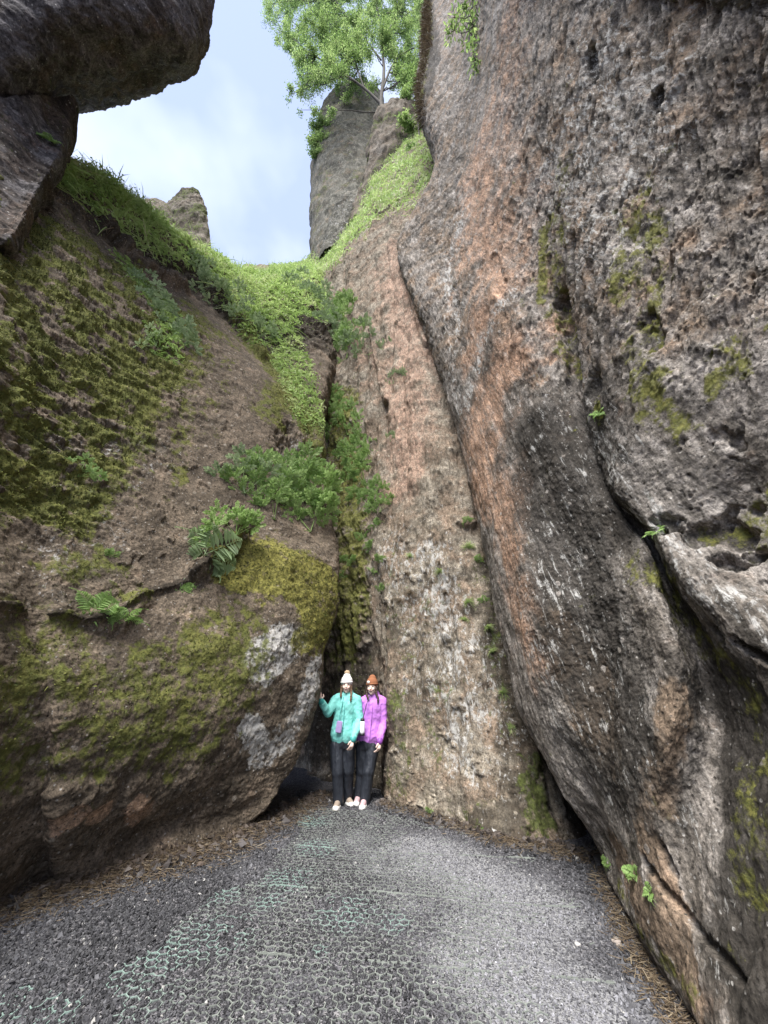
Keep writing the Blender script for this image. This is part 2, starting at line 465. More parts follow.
m = sr.m
pat = fbm(P * 1.7 + 5, 5, .6)
och = np.maximum.reduce([.95 * sr.cap([(505, 355), (487, 400), (476, 440), (482, 480)], 38, soft=1.9, warp=.8), .85 * sr.cap([(498, 500), (515, 600), (530, 660)], 24, soft=1.9, warp=.7),
                         .75 * sr.cap([(478, 150), (478, 230), (500, 280), (480, 320)], 38, soft=1.9, warp=.8), .45 * sr.cap([(505, 20), (500, 160), (520, 260)], 34, soft=1.9, warp=.8)])
och = 1.15 * np.maximum(och, .55 * sr.cap([(515, 520), (520, 480)], 16, soft=1.2))
m['ochre'] = och
li = np.maximum.reduce([.5 * sr.cap([(460, 215), (445, 270), (455, 330), (450, 380), (462, 420)], 11, soft=1.9, warp=.9), .5 * sr.cap([(510, 295), (480, 345), (465, 400)], 12, soft=1.3), .6 * sr.cap([(598, 440), (620, 500), (660, 550), (710, 600)], 22, soft=1.3),
                        .42 * sr.cap([(560, 560), (530, 640), (560, 720), (600, 780)], 34, soft=1.5), .35 * sr.cap([(690, 820), (720, 900), (700, 960)], 24, soft=1.4), .5 * sr.cap([(735, 600), (765, 640)], 24, soft=1.3),
                        .95 * sr.cap([(604, 801)], 5, soft=.6, warp=.25), .9 * sr.cap([(622, 825)], 5, soft=.6, warp=.3), .9 * sr.cap([(517, 614)], 4, soft=.6, warp=.2), .5 * sr.cap([(590, 60), (640, 130), (610, 240), (560, 160)], 50, soft=1.6)])
m['lichen'] = np.clip(np.maximum(li, .30 * facet) + .16 * pat + .10 * upper, 0, 1)
ms = np.maximum.reduce([.75 * sr.cap([(738, 345), (725, 380)], 20, soft=1.8, warp=.9), .7 * sr.cap([(650, 380), (660, 410), (680, 425)], 15, soft=1.8, warp=.9), .5 * sr.cap([(764, 500), (766, 540)], 22, soft=1.7, warp=.8), .5 * sr.cap([(630, 200), (640, 260), (630, 330), (650, 400)], 24, soft=1.9, warp=1.0), .45 * sr.cap([(560, 180), (556, 250), (562, 330)], 20, soft=1.9, warp=1.0), .7 * sr.cap([(542, 230), (541, 300)], 6, soft=1), .8 * sr.cap([(596, 415), (592, 392)], 9),
                        .6 * sr.cap([(560, 345), (575, 370)], 10), .45 * sr.cap([(660, 525)], 11, soft=1.5), .38 * sr.cap([(700, 535), (735, 530)], 18, soft=1.5), .55 * sr.cap([(640, 560), (690, 630), (745, 690)], 22, soft=1.2), .55 * sr.cap([(655, 215), (655, 300), (640, 360)], 10, soft=1.2),
                        .36 * sr.cap([(740, 700), (755, 800), (735, 940)], 30, soft=1.9, warp=1.0), .5 * sr.cap([(605, 870), (640, 930), (700, 1010)], 9, soft=1.2), .55 * sr.cap([(418, 100), (424, 40), (420, -20)], 8, soft=1.2), .5 * sr.cap([(615, 260), (620, 300)], 10)])
m['moss'] = np.clip(ms + .22 * pat + .12, 0, 1)
m['yellow'] = .6 * np.ones_like(ms)
dk = np.maximum.reduce([.82 * facet, .7 * sr.cap([(660, 570), (690, 620), (730, 680)], 18, soft=1.2), 1.1 * sr.cap([(735, 700), (745, 760), (750, 850), (735, 940), (760, 1000)], 46, soft=1.5), .8 * sr.cap([(424, 0), (432, 60), (424, 100)], 9, soft=1.0)])  # facet's shaded plane and the hollow's shade painted in as dark colour
for pts, r, a in hole: dk = np.maximum(dk, .75 * sr.cap(pts, r * 1.1, soft=.8) * (a > .05))  # shade painted inside the deeper holes
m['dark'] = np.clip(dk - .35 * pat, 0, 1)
m['earth'] = np.clip(np.maximum.reduce([.6 * sr.cap([(668, 690), (655, 780), (640, 840), (680, 960)], 26, soft=1.3), .62 * sr.cap([(560, 640), (600, 740)], 40, soft=1.5), .8 * sr.cap([(612, 850), (640, 900), (690, 980)], 22, soft=1.4), .45 * upper]) + .25 * pat, 0, 1)
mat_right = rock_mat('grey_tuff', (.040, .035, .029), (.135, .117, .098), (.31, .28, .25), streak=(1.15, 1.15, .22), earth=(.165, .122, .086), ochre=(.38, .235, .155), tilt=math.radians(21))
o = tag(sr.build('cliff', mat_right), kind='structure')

# ---- wall at the end, with the niche ------------------------------------------
def row_b(*p):
    p = [np.asarray(q, float) for q in p]
    return [p[0] + A3(-4.5, -.6, 0), p[0] + A3(-1.6, .1, 0)] + p
RB = []
RB.append(row_b(Y(250, 265, 13), Y(300, 262, 12.6), Y(325, 240, 12.2), Y(352, 205, 11.5), Y(372, 168, 10.6), Y(400, 135, 9.8), Y(432, 122, 9.0), Y(470, 120, 8.5)))
RB.append(row_b(Y(250, 290, 11), Y(300, 275, 10.6), Y(325, 262, 10.4), Y(350, 232, 9.6), Y(372, 200, 8.9), Y(400, 172, 8.4), Y(432, 150, 7.8), Y(470, 145, 7.6)))
RB.append(row_b(Y(260, 300, 9.8), Y(305, 285, 9.4), Y(328, 270, 9.1), Y(350, 245, 8.3), Y(372, 222, 7.8), Y(402, 208, 7.4), Y(434, 190, 7.0), Y(480, 180, 6.9)))
RB.append(row_b(Y(260, 340, 9.6), Y(305, 325, 9.2), Y(328, 305, 8.8), Y(352, 285, 8.0), Y(374, 262, 7.45), Y(400, 250, 7.0), Y(432, 250, 6.7), Y(490, 250, 6.6)))
RB.append(row_b(Y(270, 395, 9.0), Y(310, 385, 8.7), Y(332, 370, 8.3), Y(355, 350, 7.7), Y(382, 335, 7.1), Y(410, 330, 6.5), Y(438, 335, 6.4), Y(495, 340, 6.4)))
RB.append(row_b(Y(275, 450, 8.7), Y(315, 450, 8.3), Y(338, 440, 7.9), Y(362, 430, 7.4), Y(386, 425, 6.8), Y(415, 420, 6.2), Y(445, 420, 6.0), Y(500, 425, 6.1)))
RB.append(row_b(Y(280, 530, 8.5), Y(318, 530, 8.0), Y(340, 530, 7.5), Y(366, 525, 7.05), Y(384, 525, 6.6), Y(425, 520, 6.05), Y(460, 520, 5.8), Y(515, 520, 5.9)))
RB.append(row_b(Y(280, 610, 8.7), Y(318, 610, 8.0), Y(342, 610, 7.45), Y(372, 610, 7.1), Y(386, 608, 6.5), Y(430, 605, 6.0), Y(470, 605, 5.65), Y(535, 605, 5.6)))
RB.append(row_b(Y(285, 700, 8.9), Y(322, 700, 8.1), Y(352, 700, 7.5), Y(381, 700, 7.25), Y(389, 700, 6.40), Y(435, 700, 5.95), Y(492, 700, 5.45), Y(570, 700, 6.2)))
RB.append(row_b(Y(288, 765, 9.0), Y(322, 765, 8.2), Y(352, 765, 7.5), Y(381, 765, 7.3), Y(388, 765, 6.38), Y(438, 770, 5.85), Y(528, 780, 5.25), Y(612, 770, 6.9)))
RB.append(row_b(gnd(290, 772), gnd(322, 780), gnd(352, 787), gnd(381, 790), gnd(387, 806), gnd(436, 820), gnd(540, 849), gnd(618, 815)))
RB.append([r + np.array((0, .15, -.4)) for r in RB[-1]])
sb = Surf(RB, 520, 800)
P = sb.V
sb.normals()
d = .10 * fbm(P * 1.1, 4, .5) + .055 * fbm(P * np.array((3.2, 3.2, 1.5), np.float32), 5, .6) + .012 * fbm(P * 20, 4, .6) + .018 * fbm(P * 7, 4, .6) + .12 * (ridged(P * np.array((1.8, 1.8, .35), np.float32), 4, .5) - .3) - .03 * sstep(fbm(P * 4.0 + 60, 4, .6), .22, .4)
mossy = sb.cap([(335, 400), (345, 480), (350, 560), (345, 640)], 26, soft=1.3)
d += mossy * .09 * fbm(P * 5, 4, .6)
d -= .16 * sb.cap([(386, 400), (378, 360), (372, 330)], 4, soft=.8, warp=.4) + .08 * sb.cap([(468, 520)], 8) + .12 * sb.cap([(355, 600), (360, 640)], 7)
d -= .14 * sb.cap([(403, 262), (412, 300), (425, 345)], 3, soft=.8, warp=.4) + .12 * sb.cap([(372, 180), (382, 210)], 7)
sb.disp(d)
m = sb.m
pat = fbm(P * 2.1 + 3, 5, .6)
m['ochre'] = np.maximum.reduce([1.0 * sb.cap([(398, 250), (408, 330), (402, 400), (400, 480)], 26, soft=1.9, warp=.8), .5 * sb.cap([(430, 380), (420, 450)], 14, soft=1.3), .45 * sb.cap([(360, 330), (375, 380)], 16, soft=1.3)])
m['lichen'] = np.clip(np.maximum.reduce([.55 * sb.cap([(400, 580), (440, 640), (470, 720)], 60, soft=1.6), .68 * sb.cap([(425, 560), (440, 620), (455, 700), (460, 760)], 26, soft=1.5), .5 * sb.cap([(415, 260), (425, 310)], 12), .35 * sb.cap([(400, 620), (400, 760)], 14)]) + .22 * pat, 0, 1)
m['moss'] = np.clip(np.maximum.reduce([.36 * sb.cap([(400, 600), (430, 700), (440, 790), (400, 780)], 60, soft=1.6), .85 * mossy, .8 * sb.cap([(535, 770), (545, 830)], 20, soft=1), .6 * sb.cap([(400, 780), (395, 700)], 12), .45 * sb.cap([(485, 560), (500, 640), (500, 720)], 16, soft=1.3), .55 * sb.cap([(300, 560), (345, 700)], 24),
                                       .4 * sb.cap([(360, 650), (350, 690)], 14)]) + .22 * pat, 0, 1)
m['yellow'] = .55 * mossy
m['dark'] = np.clip(.28 + .9 * fbm(P * 2.6 + 12, 5, .65) + np.maximum.reduce([1.0 * sb.cap([(345, 700), (350, 790)], 34, soft=1.2), .5 * sb.cap([(500, 560), (505, 640), (515, 720), (520, 780)], 22, soft=1.4), .35 * sb.cap([(395, 640), (395, 760)], 16, soft=1.4), 1.0 * sb.cap([(340, 790), (340, 730), (310, 720)], 28, soft=1.0), .6 * sb.cap([(505, 820), (480, 830)], 22), .95 * sb.cap([(600, 800), (585, 770), (590, 830)], 26)]), 0, 1)  # mottled stain, plus shade painted into the niche and side crevice
m['earth'] = np.clip(.5 + .5 * pat, 0, 1)
mat_back = rock_mat('tan_tuff', (.075, .062, .046), (.180, .152, .114), (.310, .272, .216), streak=(1, 1, .6), earth=(.165, .125, .090), ochre=(.34, .225, .165))
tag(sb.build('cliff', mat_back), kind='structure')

# ---- left wall ----------------------------------------------------------------
def row_l(p, hid, x1=None):
    p = [np.asarray(q, float) for q in p]
    a = p[0]
    b2 = A3(a[0] + .15, -.4, a[2]); b1 = A3(a[0] + .2, -2.6, a[2])
    h = p[-1] + np.array(hid); h2 = p[-1] + np.array(hid) * 2.2
    return [b1, b2] + p + [h, h2]
RL = []
sky_ = [Y(20, 118, 3.2), Y(62, 150, 3.8), Y(108, 168, 4.6), Y(155, 200, 5.6), Y(203, 245, 7.0), Y(260, 264, 8.6), Y(318, 262, 10.2)]
RL.append(row_l([q + A3(-2.0, 2.0, -1.2) for q in sky_], (.3, 1.2, 0)))
RL.append(row_l([q + A3(-.5, .5, .0) for q in sky_], (.3, 1.2, 0)))
RL.append(row_l([Y(15, 135, 3.1), Y(58, 160, 3.75), Y(102, 185, 4.5), Y(152, 222, 5.5), Y(203, 252, 6.8), Y(256, 285, 8.0), Y(320, 275, 9.6)], (.3, 1.0, 0)))
RL.append(row_l([Y(10, 150, 3.05), Y(55, 172, 3.68), Y(97, 212, 4.4), Y(150, 250, 5.3), Y(202, 268, 6.35), Y(252, 318, 7.0), Y(322, 305, 8.4)], (.3, 1.0, 0)))
RL.append(row_l([Y(5, 190, 2.95), Y(60, 205, 3.66), Y(104, 236, 4.42), Y(150, 272, 5.25), Y(205, 300, 6.25), Y(264, 350, 6.7), Y(330, 345, 7.9)], (.2, 1.0, 0)))
RL.append(row_l([Y(5, 280, 2.9), Y(65, 290, 3.5), Y(120, 305, 4.2), Y(172, 322, 4.9), Y(228, 348, 5.6), Y(285, 392, 6.2), Y(322, 400, 6.9)], (-.1, 1.0, 0)))
RL.append(row_l([Y(5, 370, 2.85), Y(65, 375, 3.5), Y(125, 380, 4.15), Y(177, 390, 4.7), Y(232, 405, 5.3), Y(284, 425, 5.9), Y(324, 440, 6.5)], (-.3, 1.0, 0)))
RL.append(row_l([Y(5, 450, 2.95), Y(65, 455, 3.5), Y(125, 455, 4.1), Y(180, 460, 4.7), Y(237, 468, 5.2), Y(287, 480, 5.85), Y(325, 487, 6.6)], (-.3, 1.0, 0)))
RL.append(row_l([Y(5, 530, 3.05), Y(65, 530, 3.5), Y(125, 530, 4.05), Y(180, 525, 4.6), Y(237, 522, 5.15), Y(290, 530, 5.75), Y(336, 540, 6.5)], (-.4, 1.0, 0)))
RL.append(row_l([Y(5, 585, 3.03), Y(60, 592, 3.44), Y(120, 585, 3.98), Y(178, 562, 4.55), Y(238, 545, 5.0), Y(292, 555, 5.42), Y(340, 568, 6.3)], (-.5, 1.0, 0)))
RL.append(row_l([Y(5, 622, 3.0), Y(62, 628, 3.41), Y(122, 620, 3.94), Y(182, 595, 4.4), Y(238, 580, 4.85), Y(293, 590, 5.3), Y(338, 605, 6.15)], (-.5, 1.0, 0)))
RL.append(row_l([Y(5, 670, 2.98), Y(65, 672, 3.38), Y(125, 668, 3.85), Y(184, 655, 4.32), Y(238, 645, 4.75), Y(288, 640, 5.25), Y(326, 655, 6.0)], (-.5, .9, 0)))
RL.append(row_l([Y(5, 740, 3.15), Y(65, 740, 3.5), Y(125, 735, 3.9), Y(180, 722, 4.35), Y(232, 712, 4.75), Y(276, 705, 5.25), Y(318, 700, 5.95)], (-.5, .8, 0)))
RL.append(row_l([Y(5, 815, 3.4), Y(62, 810, 3.7), Y(118, 800, 4.1), Y(170, 788, 4.5), Y(216, 780, 4.9), Y(256, 772, 5.25), Y(300, 752, 5.8)], (-.5, .7, -.1)))
RL.append(row_l([Y(0, 870, 3.6), Y(58, 855, 3.95), Y(110, 842, 4.3), Y(152, 832, 4.65), Y(197, 825, 4.95), Y(240, 812, 5.25), Y(284, 782, 5.65)], (-.5, .6, -.15)))
RL.append(row_l([gnd(0, 906), gnd(58, 890), gnd(108, 876), gnd(150, 866), gnd(190, 856), Y(232, 836, 5.25), Y(266, 808, 5.5)], (-.6, .5, -.2)))
RL.append([q + np.array((-.35, .25, -.3)) for q in RL[-1]])
sl_ = Surf(RL, 780, 900)
P = sl_.V
sl_.normals()
shelf_w = sl_.cap([(40, 240), (60, 350), (30, 450), (120, 360), (140, 300)], 85, soft=1.4, warp=.2)
plain = sl_.cap([(215, 360), (215, 440), (190, 500), (170, 560)], 52, soft=1.2, warp=.25)
low = sstep(sl_.py, 600, 640)
# slanting bands: coordinates tilted so shelves dip towards the slot
th = math.radians(38)
hv = P[..., 1] * .8 - P[..., 0] * .3; zz = P[..., 2]
s1 = zz * math.cos(th) + hv * math.sin(th); s2 = -zz * math.sin(th) + hv * math.cos(th)
low2 = low * .03 * fbm(P * np.array((3, 3, 6), np.float32), 4, .55)
Qs = np.stack([s1 * 4.6, s2 * 2.3, P[..., 0] * 2.2], -1)
sh = ridged(Qs + 1.1 * fbm(P * 1.6, 4)[..., None], 5, .58)
d = shelf_w * (.10 * (sh - .3) + .07 * fbm(P * 6, 5, .6))
lump = fbm(P * 2.4, 5, .58)
d += (1 - shelf_w) * (1 - .75 * plain) * (.085 - .03 * low) * lump + .07 * fbm(P * .8, 2) + .012 * fbm(P * 14, 4, .6) + .005 * fbm(P * 34, 2)
d += low2 + sstep(sl_.py, 330, 300) * 0
VV0 = np.linspace(0, len(RL) - 1, sl_.nv)[:, None] * np.ones((1, sl_.nu))
lipw = sstep(VV0, 1.0, 2.2) * (1 - sstep(VV0, 3.6, 4.6))
d += lipw * (.16 * fbm(P * 1.7, 3) + .12 * (ridged(P * 3.2, 4, .6) - .25))
d += plain * .008 * fbm(P * 9, 4, .6)
holes = sstep(fbm(P * 6 + 44, 3, .5), .30, .40)
d -= plain * holes * .03
brk = sstep(np.abs(fbm(P * 1.7 + 8, 4, .55)), .05, .0) * low
d -= 0 * brk
base_l = sl_.cap([(0, 850), (100, 830), (190, 800), (235, 760)], 46, soft=1.3)
d += base_l * .022 * (ridged(np.stack([P[..., 0] * 2, P[..., 1] * 2, P[..., 2] * 1.2], -1) + 4, 4, .55) - .2)
crack = sl_.cap([(-30, 606), (10, 607), (60, 613), (100, 620), (150, 592), (190, 580), (222, 556)], 3.5, soft=1.0, warp=.5)
d -= .07 * crack + .08 * sl_.cap([(100, 617), (118, 622), (140, 600)], 10, soft=1.2, warp=.3) + .18 * sl_.cap([(200, 572), (228, 545), (236, 520)], 9, soft=1.3)
d -= .12 * sl_.cap([(245, 520), (232, 545)], 10) + .25 * sl_.cap([(110, 228), (140, 262), (180, 285)], 8, soft=1.2, warp=.4) + .2 * sl_.cap([(215, 292), (240, 320), (262, 352)], 8, soft=1.2, warp=.4)
d += .07 * sl_.cap([(300, 435), (290, 460)], 16, soft=1) * (1 + 2.0 * ridged(P * np.array((4, 4, 1.2), np.float32), 3))
for c_ in ([(60, 800), (80, 790)], [(100, 795)], [(138, 790), (140, 800)]): d -= .05 * sl_.cap(c_, 13, soft=.9, warp=.3)
wht = np.maximum(sl_.cap([(262, 655), (285, 638), (300, 640), (280, 658), (268, 668)], 14, soft=1.3, warp=.7), sl_.cap([(318, 668), (308, 700), (292, 735), (268, 755), (252, 725)], 11, soft=1.4, warp=.8))
d += wht * .02 * (ridged(P * 6, 4, .6) - .3)
sl_.disp(d)
m = sl_.m
pat = fbm(P * 1.9 + 3, 5, .6); pat2 = fbm(P * 4.5 + 7, 4, .6)
ledge = sl_.cap([(250, 560), (290, 570), (325, 590), (320, 620)], 34, soft=1.0, warp=.4)
m['lichen'] = np.clip(np.maximum(1.7 * wht, .42 * sl_.cap([(60, 560), (110, 520), (80, 470), (150, 450)], 34, soft=1.5)) + .10 * pat, 0, 1) + .4 * sl_.cap([(285, 455), (300, 440)], 12)
mo = np.maximum.reduce([.95 * ledge, 1.05 * shelf_w * sstep(fbm(P * 3.3 + 21, 4, .6), -.35, .15), .62 * sl_.cap([(100, 690), (200, 680), (240, 640), (215, 740), (130, 740)], 46, soft=1.5), .5 * sl_.cap([(20, 740), (40, 700), (60, 650)], 60, soft=1.5), .6 * sl_.cap([(70, 570), (110, 560), (130, 590)], 22, soft=1.4),
                        .7 * sl_.cap([(250, 330), (290, 380), (270, 410)], 20, soft=1.3), .5 * sl_.cap([(190, 300), (230, 340)], 14, soft=1.2), .5 * sl_.cap([(205, 350), (185, 420), (180, 480)], 10, soft=1.2), .6 * sl_.cap([(120, 480), (140, 440), (150, 380)], 18, soft=1.3), .7 * sl_.cap([(300, 400), (322, 450)], 15)])
m['moss'] = np.clip(mo + .16 + .34 * pat + .22 * pat2 * (1 - .6 * plain) - .30 * base_l - .12 * plain, 0, 1)
m['yellow'] = np.clip(.95 * ledge + .35 + .3 * pat, 0, 1)
m['ochre'] = np.maximum.reduce([1.5 * sl_.cap(c_, 11, soft=.7, warp=.35) for c_ in ([(62, 822), (80, 812)], [(102, 812)], [(137, 805), (140, 815)])]) 
m['earth'] = np.clip(.75 + .4 * pat - .8 * wht, 0, 1)
m['dark'] = np.clip(-.08 + .75 * lipw * sstep(VV0, 2.4, 3.0) + .18 + .6 * fbm(P * 2.2 + 12, 5, .65) + .5 * base_l * (.6 + pat) + .4 * shelf_w * sstep(sh, .2, -.2) + .8 * crack, 0, 1)  # mottled stain, plus shade painted under lip, between shelves, in crack
mat_left = rock_mat('brown_tuff', (.045, .037, .027), (.122, .100, .074), (.24, .21, .17), streak=(1, 1, .9), earth=(.118, .093, .068), ochre=(.38, .25, .165))
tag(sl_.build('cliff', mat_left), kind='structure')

# ---- rock overhanging at top left ---------------------------------------------
def closed_rows(outline, inner, t0):
    pass
OH = []
oo = [(202, -190, 7.6), (209, -70, 7.6), (209, 0, 7.7), (206, 38, 7.8), (189, 64, 7.9), (162, 80, 8.0), (131, 93, 8.0), (95, 104, 8.1), (70, 106, 8.0), (30, 112, 7.6)]
ii = [[(180, -200, 7.0), (110, -220, 6.2), (20, -230, 5.6), (-140, -240, 5.2)], [(185, -75, 7.0), (120, -80, 6.2), (20, -80, 5.6), (-140, -90, 5.2)], [(186, 0, 7.0), (120, -10, 6.2), (20, -10, 5.5), (-140, -20, 5.1)],
      [(183, 36, 7.1), (118, 20, 6.3), (20, 10, 5.5), (-140, 10, 5.0)], [(170, 56, 7.2), (110, 38, 6.4), (15, 25, 5.5), (-140, 30, 4.9)], [(148, 68, 7.3), (95, 52, 6.5), (10, 40, 5.5), (-140, 50, 4.9)],
      [(122, 80, 7.3), (80, 66, 6.5), (5, 60, 5.5), (-140, 75, 4.9)], [(86, 96, 7.4), (60, 84, 6.6), (0, 90, 5.6), (-140, 110, 4.9)], [(60, 104, 7.3), (40, 104, 6.6), (-10, 120, 5.7), (-140, 150, 4.9)], [(20, 130, 7.0), (0, 140, 6.5), (-30, 150, 5.8), (-140, 180, 5)]]
for a, r in zip(oo, ii):
    e = T(*a)
    OH.append([e + A3(-2.2, 1.2, 3.0), e + A3(-.5, .5, 1.4), e + A3(.0, .05, .25), e] + [T(*q) for q in r])
so = Surf(OH, 420, 420)
P = so.V; so.normals()
cx = so.V.reshape(-1, 3).mean(0)
s3 = (P @ np.array((.55, -.3, .5), np.float32))
d = .16 * fbm(P * .9, 4, .55) + .09 * (ridged(np.stack([s3 * 2.4, P[..., 1] * .7, P[..., 2] * .8], -1), 4, .55) - .3) + .03 * fbm(P * 5, 4, .6)
so.disp(-d)
pat = fbm(P * 1.3, 4)
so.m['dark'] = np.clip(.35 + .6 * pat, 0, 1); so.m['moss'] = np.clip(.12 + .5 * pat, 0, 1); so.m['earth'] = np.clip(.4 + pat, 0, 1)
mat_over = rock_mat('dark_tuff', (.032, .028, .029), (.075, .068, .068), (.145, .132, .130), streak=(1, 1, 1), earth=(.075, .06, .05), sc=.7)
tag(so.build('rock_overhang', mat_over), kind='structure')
# the hanging lower flank of it
OL = []
for (x0, y0, t0), inn in [((75, 100, 6.9), [(50, 95, 6.5), (0, 95, 5.6), (-150, 90, 4.8)]), ((71, 118, 6.8), [(48, 116, 6.4), (0, 125, 5.5), (-150, 140, 4.7)]), ((66, 140, 6.5), [(42, 140, 6.1), (-5, 155, 5.3), (-150, 190, 4.6)]),
                          ((55, 162, 6.0), [(32, 168, 5.7), (-10, 185, 5.1), (-150, 240, 4.5)]), ((38, 190, 5.4), [(18, 196, 5.2), (-20, 215, 4.8), (-150, 290, 4.4)]), ((22, 222, 4.9), [(5, 226, 4.8), (-30, 245, 4.5), (-150, 330, 4.3)]),
                          ((4, 246, 4.5), [(-10, 250, 4.45), (-40, 265, 4.3), (-150, 350, 4.2)]), ((-10, 275, 5.4), [(-30, 285, 5.3), (-60, 300, 5.2), (-170, 380, 5.0)])]:
    e = T(x0, y0, t0)
    OL.append([e + A3(-1.0, .9, .6), e + A3(-.3, .35, .25), e] + [T(*q) for q in inn])
so2 = Surf(OL, 300, 300)
P = so2.V; so2.normals()
s3 = (P @ np.array((.4, .3, .75), np.float32))
so2.disp(-(.10 * fbm(P * 1.0, 4, .55) + .09 * (ridged(np.stack([s3 * 3.6, (P[..., 1] + P[..., 0]) * .8, P[..., 2] * .5], -1), 4, .55) - .3)))
pat = fbm(P * 1.3, 4)
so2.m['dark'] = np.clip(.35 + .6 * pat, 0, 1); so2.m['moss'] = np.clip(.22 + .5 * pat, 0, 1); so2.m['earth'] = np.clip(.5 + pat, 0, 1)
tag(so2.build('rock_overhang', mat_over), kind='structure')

# ---- far rocks: pinnacle, ledge block, ridge outcrops -------------------------
def blob(name, rings, mat, n=(140, 120), disp=(.25, .1), sc=1.0, seed=0, masks=None, top=True, kind=None):
    """rings: (py, px_left, px_right, Y, depth) from bottom to top, closed all round"""
    rows = []
    for py, xl, xr, Yv, dp in rings:
        a = Y(xl, py, Yv); b_ = Y(xr, py, Yv); c = (a + b_) / 2; r = (b_ - a) / 2
        rows.append([c + r * math.cos(k) + A3(0, dp, 0) * (math.sin(k)) for k in np.linspace(0, 2 * math.pi, 13)])
    if top:
        c = np.mean(rows[-1], axis=0); rows.append([c + (q - c) * .05 + A3(0, 0, .02) for q in rows[-1]])
    s = Surf(rows, n[0], n[1])
    s.V[:, -1] = s.V[:, 0]
    s.normals(); s.N[:, 0] = s.N[:, -1] = (s.N[:, 0] + s.N[:, -1]) / 2
    P = s.V + seed
    s.disp(-(disp[0] * fbm(P * .7 * sc, 4, .55) + disp[1] * fbm(P * np.array((2.5, 2.5, 1.2), np.float32) * sc, 5, .6)) * (-1 if s.N[n[1] // 2, n[0] * 3 // 4, 1] < 0 else 1))
    pat = fbm(P * 1.0, 4)
    for k, v in (masks or {}).items(): s.m[k] = np.clip(v[0] + v[1] * pat, 0, 1)
    return s.build(name, mat)

mat_far = rock_mat('far_tuff', (.030, .029, .022), (.080, .076, .060), (.17, .16, .13), streak=(1, 1, .5), earth=(.10, .085, .060), sc=.8)
po = blob('rock_pinnacle', [(340, 300, 430, 12.6, 2.0), (300, 306, 420, 12.6, 2.0), (262, 311, 400, 12.6, 1.9), (215, 311, 395, 12.8, 1.8), (165, 312, 392, 13.0, 1.7), (135, 316, 388, 13.1, 1.6), (114, 322, 386, 13.2, 1.4), (102, 328, 384, 13.2, 1.1), (96, 336, 380, 13.3, .8)],
          mat_far, n=(260, 320), masks={'moss': (.30, .6), 'lichen': (.1, .4), 'earth': (.4, .5)})
tag(po, 'tall grey rock pinnacle rising behind the tree against the sky', 'rock')
po = blob('rock_block', [(235, 345, 440, 10.6, 1.2), (205, 356, 440, 10.6, 1.2), (185, 362, 440, 10.6, 1.2), (165, 366, 436, 10.4, 1.2), (145, 368, 434, 10.2, 1.2), (130, 372, 430, 10.1, 1.2), (122, 380, 424, 10.1, 1.0)], mat_left, n=(200, 120), disp=(.18, .22), masks={'moss': (.4, .8), 'earth': (.6, .5), 'dark': (.5, .5)})
tag(po, 'brown earthy rock block carrying the tree at its top', 'rock')
po = blob('rock_fin', [(262, 318, 372, 11.2, .8), (235, 326, 372, 11.0, .7), (214, 334, 370, 10.9, .6), (198, 346, 366, 10.8, .4)], mat_far, n=(120, 120), masks={'lichen': (.35, .4)})
tag(po, 'pale grey slanting rock fin at the foot of the pinnacle', 'rock')
po = blob('rock_outcrop', [(285, 150, 214, 8.6, .25), (235, 156, 210, 8.5, .25), (214, 161, 207, 8.4, .22), (203, 168, 205, 8.4, .2), (196, 177, 202, 8.4, .18), (192, 185, 198, 8.4, .12)], mat_left, n=(160, 140), disp=(.14, .12), sc=1.5, masks={'dark': (.5, .5), 'moss': (.5, .6), 'earth': (.3, .4)})
tag(po, 'larger brown rock outcrop on the left ridge, square edge against the sky', 'rock')
po = blob('rock_outcrop', [(250, 118, 176, 7.9, .25), (222, 126, 174, 7.8, .25), (207, 134, 170, 7.7, .2), (201, 144, 162, 7.7, .12)], mat_left, n=(140, 110), disp=(.10, .08), sc=1.5, masks={'moss': (.45, .6), 'dark': (.4, .4)})
tag(po, 'small low dark rock hump on the left ridge, uphill of the square outcrop', 'rock')

# ---- ground -------------------------------------------------------------------
gx = np.concatenate([np.linspace(-40, -4.2, 12), np.linspace(-4, 3.5, 520), np.linspace(3.7, 40, 12)])
gy = np.concatenate([np.linspace(-30, .4, 14), np.linspace(.6, 9.5, 560), np.linspace(10, 60, 12)])
GX, GY = np.meshgrid(gx, gy)
G0 = np.stack([GX, GY, np.zeros_like(GX)], -1).astype(np.float32)

def seg_d(P2, pts):
    best = np.full(P2.shape[:-1], 1e9)
    for a, b in zip(pts[:-1], pts[1:]):
        a = np.array(a[:2]); b = np.array(b[:2]); ab = b - a
        t = np.clip(((P2 - a) @ ab) / (ab @ ab), 0, 1)
        best = np.minimum(best, np.linalg.norm(P2 - a - t[..., None] * ab, axis=-1))
    return best
left_foot = [gnd(*p) for p in [(-60, 925), (0, 906), (58, 890), (108, 876), (150, 866), (190, 856), (232, 842), (275, 820), (320, 800)]]
right_foot = [gnd(*p) for p in [(387, 806), (436, 820), (495, 842), (545, 850), (600, 862)]]
def ground_z(P2):
    P3 = np.concatenate([P2, np.zeros(P2.shape[:-1] + (1,))], -1)
    z = .025 * fbm(P3 * .9, 3) + .012 * fbm(P3 * 4, 3)
    dl = seg_d(P2, left_foot); dr = seg_d(P2, right_foot)
    return z + .07 * (1 - sstep(dl, 0, .45)) + .05 * (1 - sstep(dr, 0, .3))
gz = ground_z(G0[..., :2])
G0[..., 2] = gz + .006 * fbm(G0 * 30, 3, .6)
ny, nx = GX.shape
idx = np.arange(ny * nx).reshape(ny, nx)
qf = np.stack([idx[:-1, :-1], idx[:-1, 1:], idx[1:, 1:], idx[1:, :-1]], -1).reshape(-1, 4)
mg, t, b = node_mat('ground_gravel')
